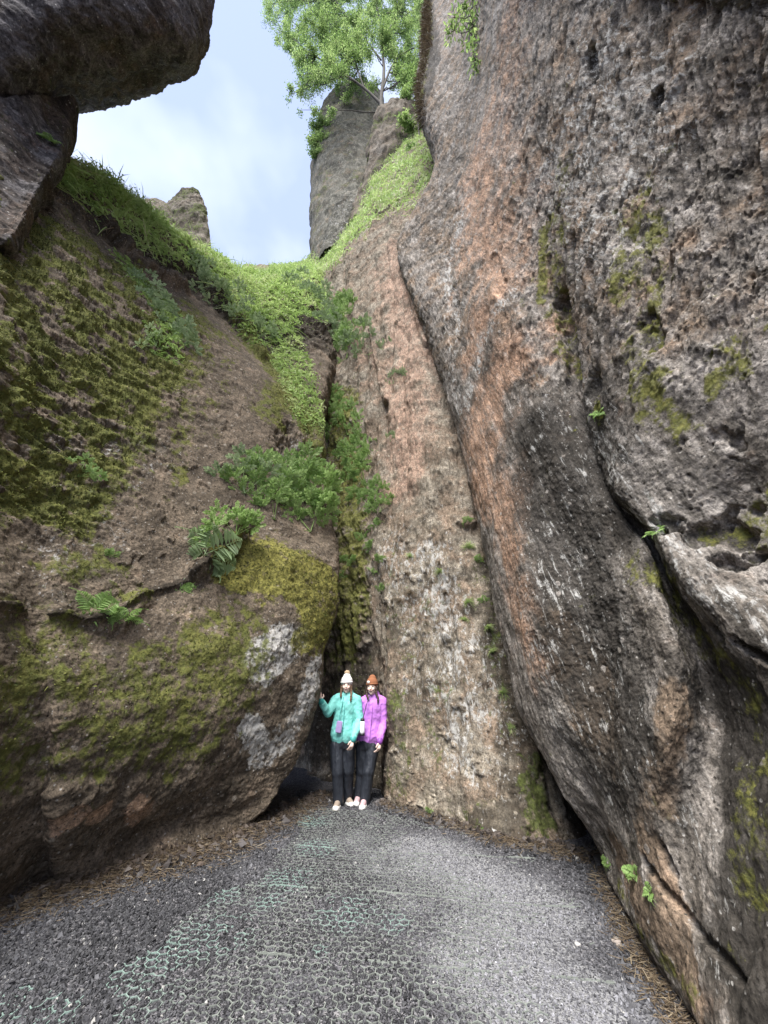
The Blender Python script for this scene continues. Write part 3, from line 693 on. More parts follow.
tcg = t.nodes.new('ShaderNodeTexCoord').outputs['Object']
at_ = t.nodes.new('ShaderNodeAttribute'); at_.attribute_name = 'mask_a'
sp_ = t.nodes.new('ShaderNodeSeparateColor'); t.links.new(at_.outputs['Color'], sp_.inputs[0])
vc = vtex(t, tcg, 75, 'Color'); vd = vtex(t, tcg, 75)
sv = t.nodes.new('ShaderNodeSeparateColor'); t.links.new(vc, sv.inputs[0])
stone = ramp(t, sv.outputs[0], [(0.0, (.045, .044, .050)), (.55, (.095, .092, .100)), (.85, (.16, .155, .16)), (1.0, (.26, .25, .25))])
n1 = ntex(t, tcg, 2.2, 6, .65)
pale_fac = smooth01(t, mth(t, 'ADD', sp_.outputs[1], mth(t, 'MULTIPLY', mth(t, 'SUBTRACT', ntex(t, tcg, 3.5, 8, .7), .5), 1.3)), .3, .8)
stone = mixc(t, mth(t, 'MULTIPLY', pale_fac, .6), stone, (.30, .30, .30))  # mixes in a paler grey where the strip mask is high
lit = smooth01(t, mth(t, 'ADD', sp_.outputs[0], mth(t, 'MULTIPLY', mth(t, 'SUBTRACT', ntex(t, tcg, 22, 6, .7), .5), 1.0)), .35, .65)
stone = mixc(t, lit, stone, mixc(t, ntex(t, tcg, 90, 3, .6), (.070, .048, .036), (.21, .155, .11)))
t.links.new(stone, b.inputs['Base Color']); b.inputs['Roughness'].default_value = .85
b.inputs['Specular IOR Level'].default_value = .3
bp = t.nodes.new('ShaderNodeBump'); bp.inputs['Distance'].default_value = .012; bp.inputs['Strength'].default_value = .9
t.links.new(smooth01(t, vd, .65, .0), bp.inputs['Height']); t.links.new(bp.outputs[0], b.inputs['Normal'])
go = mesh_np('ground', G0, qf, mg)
P2 = G0[..., :2]
dl = seg_d(P2, left_foot); dr = seg_d(P2, right_foot)
litter = np.clip(np.maximum(1 - sstep(dl + .12 * fbm(G0 * 3, 3), .02, .42), .9 * (1 - sstep(dr + .08 * fbm(G0 * 3, 3), .02, .22))), 0, 1)
pale_mask = np.clip(np.maximum.reduce([1.3 * (1 - sstep(seg_d(P2, [gnd(420, 850), gnd(520, 905), gnd(500, 960), gnd(560, 1010)]), .05, .75)), .5 * (1 - sstep(seg_d(P2, [gnd(360, 840), gnd(420, 900)]), .05, .4))]), 0, 1)  # paler strip on the floor, right of centre
z0 = np.zeros_like(litter)
set_attr(go, 'mask_a', np.stack([litter, pale_mask, z0, z0], -1))
tag(go, kind='structure')
# ================================================================== VEGETATION
def leaf_mat(name, cols, rough=.55, trans=.45):
    """cols: list of (pos,colour) picked by the per-leaf attribute"""
    m, t, b = node_mat(name)
    a = t.nodes.new('ShaderNodeAttribute'); a.attribute_name = 'tint'
    s = t.nodes.new('ShaderNodeSeparateColor'); t.links.new(a.outputs['Color'], s.inputs[0])
    c = ramp(t, s.outputs[0], cols)
    tc = t.nodes.new('ShaderNodeTexCoord').outputs['Object']
    c = mixc(t, mth(t, 'MULTIPLY', ntex(t, tc, 8, 3, .6), .5), c, cols[0][1])
    t.links.new(c, b.inputs['Base Color'])
    b.inputs['Roughness'].default_value = rough
    b.inputs['Specular IOR Level'].default_value = .3
    tr = t.nodes.new('ShaderNodeBsdfTranslucent'); t.links.new(c, tr.inputs['Color'])
    ms = t.nodes.new('ShaderNodeMixShader'); ms.inputs[0].default_value = trans
    t.links.new(b.outputs[0], ms.inputs[1]); t.links.new(tr.outputs[0], ms.inputs[2])
    t.links.new(ms.outputs[0], t.nodes['Material Output'].inputs['Surface'])
    return m
m_grass = leaf_mat('fresh_grass', [(0.0, (.11, .17, .05)), (.35, (.38, .54, .16)), (.8, (.60, .74, .30)), (1.0, (.74, .72, .46))])
m_fern = leaf_mat('fern_green', [(0.0, (.13, .21, .06)), (.45, (.32, .49, .15)), (1.0, (.54, .70, .32))])
m_herb = leaf_mat('grey_green_leaf', [(0.0, (.15, .21, .10)), (.5, (.33, .45, .22)), (1.0, (.56, .66, .42))])
m_tree = leaf_mat('tree_leaf', [(0.0, (.07, .13, .035)), (.5, (.30, .44, .13)), (1.0, (.58, .70, .30))], trans=.6)
m_dry = leaf_mat('dry_grass', [(0.0, (.060, .042, .028)), (.5, (.17, .125, .080)), (1.0, (.32, .26, .17))], trans=.15)
mbk, t, b = node_mat('bark')
tcb = t.nodes.new('ShaderNodeTexCoord').outputs['Object']
t.links.new(ramp(t, ntex(t, vmap(t, tcb, (6, 6, 1.5)), 3, 6, .7), [(.35, (.03, .025, .02)), (.65, (.10, .085, .068))]), b.inputs['Base Color'])
b.inputs['Roughness'].default_value = .9

def unit(v): return v / (np.linalg.norm(v, axis=-1, keepdims=True) + 1e-9)

def blades(base, dirs, length, width, bend, tint, fold=True):
    """curved narrow blades: base (n,3), dirs (n,3) start direction, bend (n,3) added towards the tip"""
    n = len(base)
    side = unit(np.cross(dirs, RNG.normal(size=(n, 3))))
    L_ = length[:, None]; W = width[:, None]
    p0 = base; p1 = base + dirs * L_ * .38 + bend * L_ * .10; p2 = base + dirs * L_ * .74 + bend * L_ * .42; p3 = base + dirs * L_ + bend * L_ * .95
    V = np.stack([p0 - side * W * .35, p0 + side * W * .35, p1 - side * W * .5, p1 + side * W * .5, p2 - side * W * .36, p2 + side * W * .36, p3], 1)
    k = np.arange(n)[:, None] * 7
    q = np.concatenate([k + np.array([[0, 1, 3, 2]]), k + np.array([[2, 3, 5, 4]])])
    tr = k + np.array([[4, 5, 6]])
    return V.reshape(-1, 3), q, tr, np.repeat(tint, 7)

def leaves(pos, axis, nrm, length, width, tint):
    """oval leaves folded a little along the midrib"""
    n = len(pos)
    side = unit(np.cross(axis, nrm)); nn = unit(np.cross(side, axis))
    L_ = length[:, None]; W = width[:, None]
    p = [pos, pos + axis * L_ * .35 + side * W * .5 + nn * W * .12, pos + axis * L_ * .75 + side * W * .36 + nn * W * .05, pos + axis * L_ - nn * L_ * .12,
         pos + axis * L_ * .75 - side * W * .36 + nn * W * .05, pos + axis * L_ * .35 - side * W * .5 + nn * W * .12]
    V = np.stack(p, 1)
    k = np.arange(n)[:, None] * 6
    q = np.concatenate([k + np.array([[0, 1, 2, 3]]), k + np.array([[0, 3, 4, 5]])])
    return V.reshape(-1, 3), q, np.repeat(tint, 6)

class Green:
    def __init__(s): s.V = []; s.q = []; s.t = []; s.c = []; s.n = 0
    def add_blades(s, *a):
        V, q, tr, c = blades(*a); s.V.append(V); s.q.append(q + s.n); s.t.append(tr + s.n); s.c.append(c); s.n += len(V)
    def add_leaves(s, *a):
        V, q, c = leaves(*a); s.V.append(V); s.q.append(q + s.n); s.c.append(c); s.n += len(V)
    def build(s, name, mat, parent=None):
        F_ = []
        if s.q: F_.append(np.concatenate(s.q))
        if s.t: F_.append(np.concatenate(s.t))
        o = mesh_np(name, np.concatenate(s.V), F_, mat, smooth=False, parent=parent)
        c = np.clip(np.concatenate(s.c), 0, 1)
        set_attr(o, 'tint', np.stack([c, c, c, np.ones_like(c)], -1))
        return o

def scatter(s, wgt, n):
    """n random points on surface s where wgt (nv,nu) is high; returns positions and normals"""
    s.normals()
    a = np.linalg.norm(np.cross(np.gradient(s.V, axis=0), np.gradient(s.V, axis=1)), axis=2) * wgt
    a = a.ravel().astype(np.float64); cs = np.cumsum(a); cs /= cs[-1]
    k = np.searchsorted(cs, RNG.random(n)); k = np.minimum(k, a.size - 1)
    V = s.V.reshape(-1, 3)[k].astype(float); N = s.N.reshape(-1, 3)[k].astype(float)
    return V + RNG.normal(size=V.shape) * .012, N, k

for s in (sr, sb, sl_): s.reproj(); s.normals()
UP = np.array((0, 0, 1.0))

def cover(g, s, wgt, n, lmin, lmax, wd, up=.7, droop=.5, leafy=0.0, tint=(.15, .95), tn=1.3):
    P_, N_, k = scatter(s, wgt, n)
    tt = np.clip(.5 + .9 * fbm(P_ * tn, 3) + RNG.normal(size=n) * .16, 0, 1) * (tint[1] - tint[0]) + tint[0]
    D = unit(N_ * (1 - up) + UP * up + RNG.normal(size=(n, 3)) * .35)
    out_ = unit(N_ * np.array((1, 1, .3)) + RNG.normal(size=(n, 3)) * .5)
    Ls = RNG.uniform(lmin, lmax, n) * (.7 + .6 * (fbm(P_ * .9 + 9, 2) + .5))
    m_ = RNG.random(n) < leafy
    a = ~m_
    g.add_blades(P_[a], D[a], Ls[a], RNG.uniform(wd * .6, wd * 1.3, a.sum()), (out_ - UP * .6)[a] * droop, tt[a])
    if m_.any():
        nl = m_.sum(); pos = P_[m_] + D[m_] * (Ls[m_] * RNG.uniform(.1, .8, nl))[:, None]
        ax = unit(out_[m_] + RNG.normal(size=(nl, 3)) * .5)
        g.add_leaves(pos, ax, unit(UP + RNG.normal(size=(nl, 3)) * .4), RNG.uniform(.06, .15, nl), RNG.uniform(.03, .06, nl), tt[m_])

# rows of the left wall run skyline -> lip -> foot; U, V in control-point units
nvL, nuL = sl_.nv, sl_.nu
VV, UU = np.meshgrid(np.linspace(0, len(RL) - 1, nvL), np.linspace(0, len(RL[0]) - 1, nuL), indexing='ij')
w_top = sstep(VV, .7, 1.0) * (1 - sstep(VV + .35 * fbm(sl_.V * 1.5, 3), 3.0, 3.5)) * (UU > 1.8)
g = Green()
cover(g, sl_, w_top, 80000, .14, .42, .022, up=.7, droop=.7, leafy=.7)
w_b = sl_.cap([(268, 300), (285, 335), (300, 375), (312, 415)], 17, soft=1.0) * (VV < 6.3)
cover(g, sl_, w_b, 20000, .08, .22, .02, up=.6, droop=.6, leafy=.3)
w_h = np.maximum(sl_.cap([(130, 262), (160, 295), (175, 330), (165, 350)], 13, soft=1.2), .5 * sl_.cap([(230, 300), (255, 340)], 8, soft=1.2)) * (VV > 3.3)
cover(g, sl_, w_h, 9000, .06, .18, .016, up=.4, droop=.8, leafy=.5, tint=(.1, .6))
cover(g, sl_, sstep(VV, .8, 1.0) * (1 - sstep(VV, 1.9, 2.6)) * (UU > 1.8), 16000, .30, .62, .022, up=.85, droop=.55, leafy=0, tint=(.35, 1.0))
cover(g, sl_, sstep(VV, 1.8, 2.2) * (1 - sstep(VV, 3.2, 3.8)) * (UU > 1.8), 9000, .20, .45, .020, up=.3, droop=1.1, leafy=0, tint=(.2, 1.0))
o = g.build('ridge_grass', m_grass); tag(o, 'bright green grass and herbs covering the top of the left ridge', 'grass', kind='stuff')
# seed heads and tall stalks against the sky
g = Green(); wt = sstep(VV, .8, 1.0) * (1 - sstep(VV, 1.2, 1.6)) * (UU > 2)
P_, N_, k = scatter(sl_, wt, 420)
n = len(P_)
g.add_blades(P_, unit(UP + RNG.normal(size=(n, 3)) * .18), RNG.uniform(.3, .6, n), np.full(n, .012), RNG.normal(size=(n, 3)) * .2, RNG.uniform(.3, .9, n))
tips = P_ + UP * .45
for k in range(3):
    g.add_leaves(tips + RNG.normal(size=(n, 3)) * .05, unit(RNG.normal(size=(n, 3))), unit(RNG.normal(size=(n, 3))), np.full(n, .06), np.full(n, .03), RNG.uniform(.3, .9, n))
tag(g.build('flower_stalks', m_grass), 'thin flowering stalks standing up along the ridge against the sky', 'flower stalks', kind='stuff')
# dead hanging roots and thatch under the grass lip
g = Green()
wr = sstep(VV, 2.7, 3.1) * (1 - sstep(VV, 3.7, 4.2)) * (UU > 1.8)
P_, N_, k = scatter(sl_, wr, 16000); n = len(P_)
g.add_blades(P_, unit(N_ + RNG.normal(size=(n, 3)) * .3 - UP * .3), RNG.uniform(.08, .30, n), RNG.uniform(.008, .018, n), np.tile(-UP, (n, 1)) * .9, RNG.uniform(0, .75, n))
tag(g.build('dry_thatch', m_dry), 'brown dry roots and dead grass hanging below the grass lip', 'dead grass', kind='stuff')
# ledge grass over the end wall, sloping up to the tree block
VB, UB = np.meshgrid(np.linspace(0, len(RB) - 1, sb.nv), np.linspace(0, len(RB[0]) - 1, sb.nu), indexing='ij')
wg = (1 - sstep(VB + .3 * fbm(sb.V * 1.5, 3), 1.8, 2.3)) * (UB > 2.4) * (UB < 9)
g = Green()
cover(g, sb, wg, 60000, .14, .42, .026, up=.8, droop=.4, leafy=.2, tint=(.3, 1.0))
tag(g.build('ledge_grass', m_grass), 'long pale green grass on the sloping ledge under the tree', 'grass', kind='stuff')
g = Green()
wr = sstep(VB, 1.8, 2.1) * (1 - sstep(VB, 2.3, 2.8)) * (UB > 3.5)
P_, N_, k = scatter(sb, wr, 3500); n = len(P_)
g.add_blades(P_, unit(N_ + RNG.normal(size=(n, 3)) * .3 - UP * .2), RNG.uniform(.08, .28, n), RNG.uniform(.008, .018, n), np.tile(-UP, (n, 1)) * .9, RNG.uniform(0, .7, n))
wrr = sr.cap([(421, 120), (416, 95), (424, 50), (424, 0)], 6, soft=.8)
P_, N_, k = scatter(sr, wrr, 2500); n = len(P_)
g.add_blades(P_, unit(N_ + RNG.normal(size=(n, 3)) * .3 - np.array((.6, 0, .3))), RNG.uniform(.1, .35, n), RNG.uniform(.01, .02, n), np.tile(-UP, (n, 1)) * .9, RNG.uniform(0, .8, n))
tag(g.build('dry_thatch', m_dry), 'dead brown grass hanging under the ledge and on the right wall edge', 'dead grass', kind='stuff')
# moss cushions: real tufts wherever the walls are mossy, so the moss has depth
g = Green()
for s, f, n in ((sl_, sstep(sl_.m['moss'], .55, 1.0) * (sl_.py > 200), 60000), (sb, sstep(sb.m['moss'], .6, 1.0) * (sb.py > 300) * (sb.py < 700), 7000)):
    P_, N_, k = scatter(s, f * (s.d > .3) * (s.px > -30) * (s.px < 800), n)
    g.add_blades(P_, unit(N_ * 1.0 + RNG.normal(size=(n, 3)) * .6), RNG.uniform(.012, .035, n), RNG.uniform(.006, .014, n), np.tile(-UP, (n, 1)) * .5, np.clip(.45 + .8 * fbm(P_ * 2.5, 3) + RNG.normal(size=n) * .2, 0, 1))
m_moss = leaf_mat('moss_tuft', [(0.0, (.022, .028, .010)), (.5, (.12, .14, .034)), (1.0, (.30, .31, .075))], rough=.9, trans=.1)
tag(g.build('moss', m_moss), 'olive and yellow moss tufts growing on the rock walls', 'moss', kind='stuff')

# ---- plant prototypes ----------------------------------------------------------
def fern_mesh(seed, nf=9, R=1.0, arch=1.0, lean=.0):
    r = np.random.default_rng(seed); g = Green()
    for f in range(nf):
        az = f / nf * 6.283 + r.uniform(-.3, .3); Lf = R * r.uniform(.65, 1.05); el = r.uniform(.35, 1.05)
        h = np.array((math.cos(az), math.sin(az), 0)); sdv = np.array((-math.sin(az), math.cos(az), 0))
        ns = 17; tt = np.linspace(0, 1, ns)
        xs = Lf * np.sin(tt * 1.25) * math.cos(el) * .9; zs = Lf * (tt * math.sin(el) - .62 * arch * tt ** 2.2)
        spine = h * xs[:, None] + UP * zs[:, None] + sdv * (.08 * r.normal() * tt ** 2)[:, None]
        tan = unit(np.gradient(spine, axis=0)); nrm = unit(np.cross(sdv, tan)); nrm *= np.sign(nrm[:, 2:3] + 1e-6)
        for sgn in (-1, 1):
            p = spine[2:]; T_ = tt[2:]; ll = Lf * .24 * np.sin(np.clip(T_ * 1.15 + .18, 0, 1) ** .8 * math.pi) ** .8 + .01
            ax = unit(sdv * sgn + tan[2:] * .45 - UP * .18 + r.normal(size=p.shape) * .09)
            g.add_leaves(p, ax, nrm[2:], ll, ll * .0 + Lf * .055, np.clip(r.uniform(.3, .75) + r.normal(size=len(p)) * .1, 0, 1))
        g.add_blades(spine[:-1], unit(np.diff(spine, axis=0)), np.linalg.norm(np.diff(spine, axis=0), axis=1) * 1.1, np.full(ns - 1, Lf * .016), np.zeros((ns - 1, 3)), np.full(ns - 1, .35))
    return g
def herb_mesh(seed, nst=9, R=1.0):
    """umbellifer-like clump: stalks ending in three-part leaves of toothed leaflets"""
    r = np.random.default_rng(seed); g = Green()
    for f in range(nst):
        az = r.uniform(0, 6.283); el = r.uniform(.3, 1.3); Ls = R * r.uniform(.45, 1.0)
        d0 = np.array((math.cos(az) * math.cos(el), math.sin(az) * math.cos(el), math.sin(el)))
        tip = d0 * Ls - UP * .12 * Ls
        g.add_blades(np.zeros((1, 3)), d0[None], np.array([Ls]), np.array([R * .02]), -UP[None] * .13, np.array([.5]))
        for b_ in range(5):
            ang = (b_ - 2) * .75; ca, sa = math.cos(ang), math.sin(ang)
            hz = unit(np.array((d0[0], d0[1], .15))); pe = np.cross(UP, hz)
            bd = unit(hz * ca + pe * sa + r.normal(size=3) * .12)
            bl = R * r.uniform(.20, .34)
            nl = 7; k = np.linspace(.25, 1, nl)[:, None]
            pp = tip + bd * bl * k
            pside = np.cross(UP, bd)
            for sgn in (-1, 1):
                g.add_leaves(pp, unit(bd * .7 + pside * sgn * .8 + r.normal(size=(nl, 3)) * .15), np.tile(UP, (nl, 1)) + r.normal(size=(nl, 3)) * .25, np.full(nl, R * .095), np.full(nl, R * .045), np.clip(r.uniform(.3, .9) + r.normal(size=nl) * .12, 0, 1))
            g.add_leaves(pp[-1:], bd[None], UP[None], np.array([R * .12]), np.array([R * .07]), np.array([.7]))
    return g
def tuft_mesh(seed, n=120, R=1.0, hang=1.0):
    r = np.random.default_rng(seed); g = Green()
    D = unit(np.stack([r.normal(size=n), r.normal(size=n), r.uniform(.0, 1.0, n)], -1))
    g.add_blades(r.normal(size=(n, 3)) * R * .06, D, r.uniform(.5, 1.0, n) * R, r.uniform(.025, .05, n) * R, np.tile(-UP, (n, 1)) * hang * r.uniform(.6, 1.2, (n, 1)), r.uniform(.2, 1, n))
    return g
protos = {}
def proto(kind, i):
    key = (kind, i)
    if key not in protos:
        if kind == 'fern': o = fern_mesh(100 + i, 8 + 2 * (i % 2)).build('fern', m_fern)
        elif kind == 'pfern': o = fern_mesh(150 + i, 7, arch=1.25).build('fern', m_herb)
        elif kind == 'herb': o = herb_mesh(200 + i, 15).build('leafy_plant', m_fern)
        elif kind == 'grey': o = herb_mesh(300 + i, 16).build('leafy_plant', m_herb)
        elif kind == 'dry': o = tuft_mesh(500 + i, 90, hang=1.6).build('grass_tuft', m_dry)
        else: o = tuft_mesh(400 + i, 150, hang=.9).build('grass_tuft', m_grass)
        protos[key] = [o, False]
    return protos[key]
def plant(kind, s, px, py, size, label, group=None, i=None, cat=None, lift=.25):
    """size: width in the photograph's pixels at that distance"""
    p, d_, k = s.pt(px, py); N_ = s.N.reshape(-1, 3)[k]
    i = random.randrange(3) if i is None else i
    pr = proto(kind, i)
    if pr[1]: o = pr[0].copy(); C.objects.link(o)
    else: o = pr[0]; pr[1] = True
    R_ = size * d_ / F / (1.1 if kind in ('herb', 'grey', 'fern', 'pfern') else 1.9)
    tilt = Vector(unit(np.array(N_) * (.75 if kind != 'dry' else .9) + UP * .65))
    o.rotation_euler = (Vector((0, 0, 1)).rotation_difference(tilt) @ Matrix.Rotation(random.uniform(0, 6.28), 3, 'Z').to_quaternion()).to_euler()
    o.location = Vector(p) - Vector(N_) * R_ * .03
    o.scale = (R_, R_, R_ * random.uniform(.85, 1.1))
    tag(o, label, cat or {'fern': 'fern', 'pfern': 'fern', 'herb': 'plant', 'grey': 'plant', 'dry': 'grass', 'tuft': 'grass'}[kind], group)
    return o

plant('pfern', sl_, 205, 553, 84, 'largest fern, long pale fronds arching left out of the brown rock', i=0)
plant('fern', sl_, 183, 590, 34, 'small fern hanging just below the largest fern')
plant('fern', sl_, 92, 612, 64, 'wide fern growing out of the left end of the long crack', i=1)
plant('fern', sl_, 122, 622, 44, 'fern at the right end of the long crack in the boulder', i=2)
plant('herb', sl_, 238, 535, 42, 'leafy plant hanging at the left end of the green ledge, beside the largest fern')
for (x, y, sz) in ((246, 492, 50), (262, 505, 52), (272, 490, 54), (288, 502, 60), (306, 494, 58), (318, 506, 54), (300, 520, 50), (276, 518, 46), (326, 524, 40), (312, 530, 40)):
    plant('herb' if x != 246 else 'grey', sl_, x, y, sz, 'bright leafy plant in the dense clump on the ledge above the yellow moss', 'leafy plants on the mossy ledge')
plant('herb', sl_, 80, 478, 26, 'small leafy plant alone on the bare rock of the left wall')
plant('fern', sl_, 112, 556, 24, 'tiny fern on the left wall above the crack fern')
for (x, y, sz) in ((150, 300, 24), (163, 318, 28), (172, 335, 28), (158, 345, 22), (140, 282, 20), (185, 342, 18)):
    plant('grey', sl_, x, y, sz, 'grey-green leafy plant in the patch halfway up the left slope', 'grey-green plants up the left slope')
for (x, y, sz) in ((215, 285, 22), (232, 300, 24), (246, 318, 22), (262, 335, 20), (190, 262, 20), (205, 275, 18), (312, 300, 24), (300, 285, 20), (322, 320, 22)):
    plant('grey', sl_, x, y, sz, 'grey-green plant hanging from the grass lip of the left ridge', 'plants along the grass lip')
for (x, y, sz) in ((336, 312, 30), (340, 326, 32), (348, 338, 32), (356, 350, 32), (367, 353, 26), (336, 350, 28), (330, 335, 30), (345, 356, 28)):
    plant('herb' if x < 350 else 'grey', sb, x, y, sz, 'dark green plant in the uppermost clump of the gully', 'plants at the top of the gully')
for (x, y, sz) in ((336, 420, 28), (346, 428, 32), (355, 442, 34), (342, 452, 30), (362, 458, 26), (350, 470, 28), (362, 482, 32), (374, 486, 28), (380, 500, 26), (368, 505, 28), (345, 435, 30), (336, 440, 28), (352, 456, 32), (343, 480, 26), (356, 494, 28), (378, 512, 24), (366, 470, 30), (333, 405, 24)):
    plant('herb' if random.random() < .6 else 'fern', sb, x, y, sz, 'leafy plant in the big green curtain halfway up the gully', 'plants in the middle of the gully')
for (x, y, sz) in ((374, 526, 26), (362, 538, 26), (368, 550, 26), (378, 560, 24), (371, 575, 22), (378, 592, 20), (343, 576, 24), (352, 560, 20), (340, 560, 20)):
    plant('fern', sb, x, y, sz, 'small fern in the trailing line at the foot of the gully', 'ferns at the foot of the gully')
plant('grey', sb, 391, 382, 17, 'pale round plant clinging to the salmon rock right of the gully')
plant('grey', sb, 388, 440, 12, 'tiny pale plant on the salmon rock below the round one')
for (x, y, sz) in ((404, 572, 16), (410, 590, 18), (398, 600, 15), (437, 562, 14), (444, 590, 14)):
    plant('dry', sb, x, y, sz, 'straw-coloured grass tuft hanging on the pale end wall', 'hanging grass tufts on the end wall')
for (x, y, sz) in ((408, 555, 14), (438, 570, 16), (468, 545, 20), (470, 600, 18), (463, 618, 15)):
    plant('tuft', sb, x, y, sz, 'small green tuft on the lichened end wall', 'green tufts on the end wall')
for (x, y, sz) in ((474, 520, 16), (482, 560, 18), (490, 600, 18), (496, 625, 16), (500, 650, 18), (508, 690, 17), (517, 725, 15)):
    plant('tuft' if y % 20 else 'fern', sb, x - 6, y, sz, 'x', 'small plants along the seam')
plant('fern', sb, 428, 813, 20, 'little fern at the foot of the end wall, right of the walkers')
plant('fern', sb, 480, 832, 20, 'little fern at the foot of the end wall, near the dark crevice')
plant('fern', sr, 596, 414, 22, 'small bright fern on the right wall where the pale ridge begins')
plant('fern', sr, 655, 530, 26, 'fern sitting in the round hollow of the right wall')
plant('fern', sr, 633, 872, 30, 'bright fern low on the right boulder, the upper of two', i=1)
plant('fern', sr, 648, 893, 22, 'bright fern low on the right boulder, the lower of two')
plant('fern', sr, 606, 862, 20, 'fern in the dark crevice beside the right boulder')
plant('fern', sl_, 66, 188, 34, 'sunlit fern high on the left wall beneath the overhang', i=0)
plant('fern', sl_, 50, 178, 26, 'bright fern tucked against the flank of the overhang', i=1)
so2.reproj(); so2.normals()
plant('fern', so2, 50, 138, 24, 'yellow-green fern hanging on the flank of the overhang')
# dry wisps on the edge of the overhang
so.reproj(); so.normals()
for (x, y, sz) in ((209, 20, 16), (210, 48, 18), (203, 60, 14)):
    plant('dry', so, x, y, sz, 'dry grass wisp hanging from the tip of the overhang', 'dry wisps on the overhang')

ORD = ['first', 'second', 'third', 'fourth', 'fifth', 'sixth', 'seventh', 'eighth', 'ninth', 'tenth', 'eleventh', 'twelfth', 'thirteenth', 'fourteenth', 'fifteenth', 'sixteenth', 'seventeenth', 'eighteenth', 'nineteenth', 'twentieth', 'twenty-first', 'twenty-second', 'twenty-third', 'twenty-fourth', 'twenty-fifth', 'twenty-sixth']
for gname, word, axis in (('leafy plants on the mossy ledge', 'bright leafy plant in the clump on the mossy ledge, {} from its left end', 0),
                          ('plants in the middle of the gully', 'leafy plant in the middle green curtain of the gully, {} from its top', 1),
                          ('plants along the grass lip', 'grey-green plant hanging from the grass lip of the left ridge, {} from the left', 0),
                          ('grey-green plants up the left slope', 'grey-green plant in the patch halfway up the left slope, {} from the left', 0),
                          ('plants at the top of the gully', 'green plant in the uppermost clump of the gully, {} from its top', 1),
                          ('ferns at the foot of the gully', 'small fern in the trailing line at the gully foot, {} from its top', 1),
                          ('hanging grass tufts on the end wall', 'straw-coloured grass tuft hanging on the end wall, {} from the left', 0),
                          ('green tufts on the end wall', 'small green tuft on the lichened end wall, {} from the left', 0),
                          ('small plants along the seam', 'small plant in the seam between end wall and right wall, {} from its top', 1),
                          ('dry wisps on the overhang', 'dry grass wisp on the tip of the overhang, {} from the top', 1)):
    obs = [q for q in C.objects if q.get('group') == gname]
    obs.sort(key=lambda q: float(proj(np.array(q.location))[axis]))
    for k, q in enumerate(obs): q['label'] = word.format(ORD[k])

# ---- trees ---------------------------------------------------------------------
def tube_np(paths):
    """paths: list of (pts (k,3), radii (k,)) -> V, quads"""
    Vs, Qs, n0 = [], [], 0; ns = 7
    for pts, rad in paths:
        pts = np.asarray(pts, float); k = len(pts)
        tan = unit(np.gradient(pts, axis=0)); ref = np.tile(np.array((.3, .9, .2)), (k, 1))
        a = unit(np.cross(tan, ref)); b_ = np.cross(tan, a)
        th_ = np.linspace(0, 2 * math.pi, ns, endpoint=False)
        ring = pts[:, None] + np.asarray(rad)[:, None, None] * (a[:, None] * np.cos(th_)[None, :, None] + b_[:, None] * np.sin(th_)[None, :, None])
        idx = np.arange(k * ns).reshape(k, ns) + n0
        q = np.stack([idx[:-1], np.roll(idx, -1, 1)[:-1], np.roll(idx, -1, 1)[1:], idx[1:]], -1).reshape(-1, 4)
        Vs.append(ring.reshape(-1, 3)); Qs.append(q); n0 += k * ns
    return np.concatenate(Vs), np.concatenate(Qs)
def wob(a, b, n, amp, r):
    t_ = np.linspace(0, 1, n)[:, None]; p = a + (b - a) * t_
    off = r.normal(size=(n, 3)) * amp * np.sin(t_ * math.pi); off[0] = off[-1] = 0
    return p + off + UP * (np.sin(t_ * math.pi) * amp * 1.2)

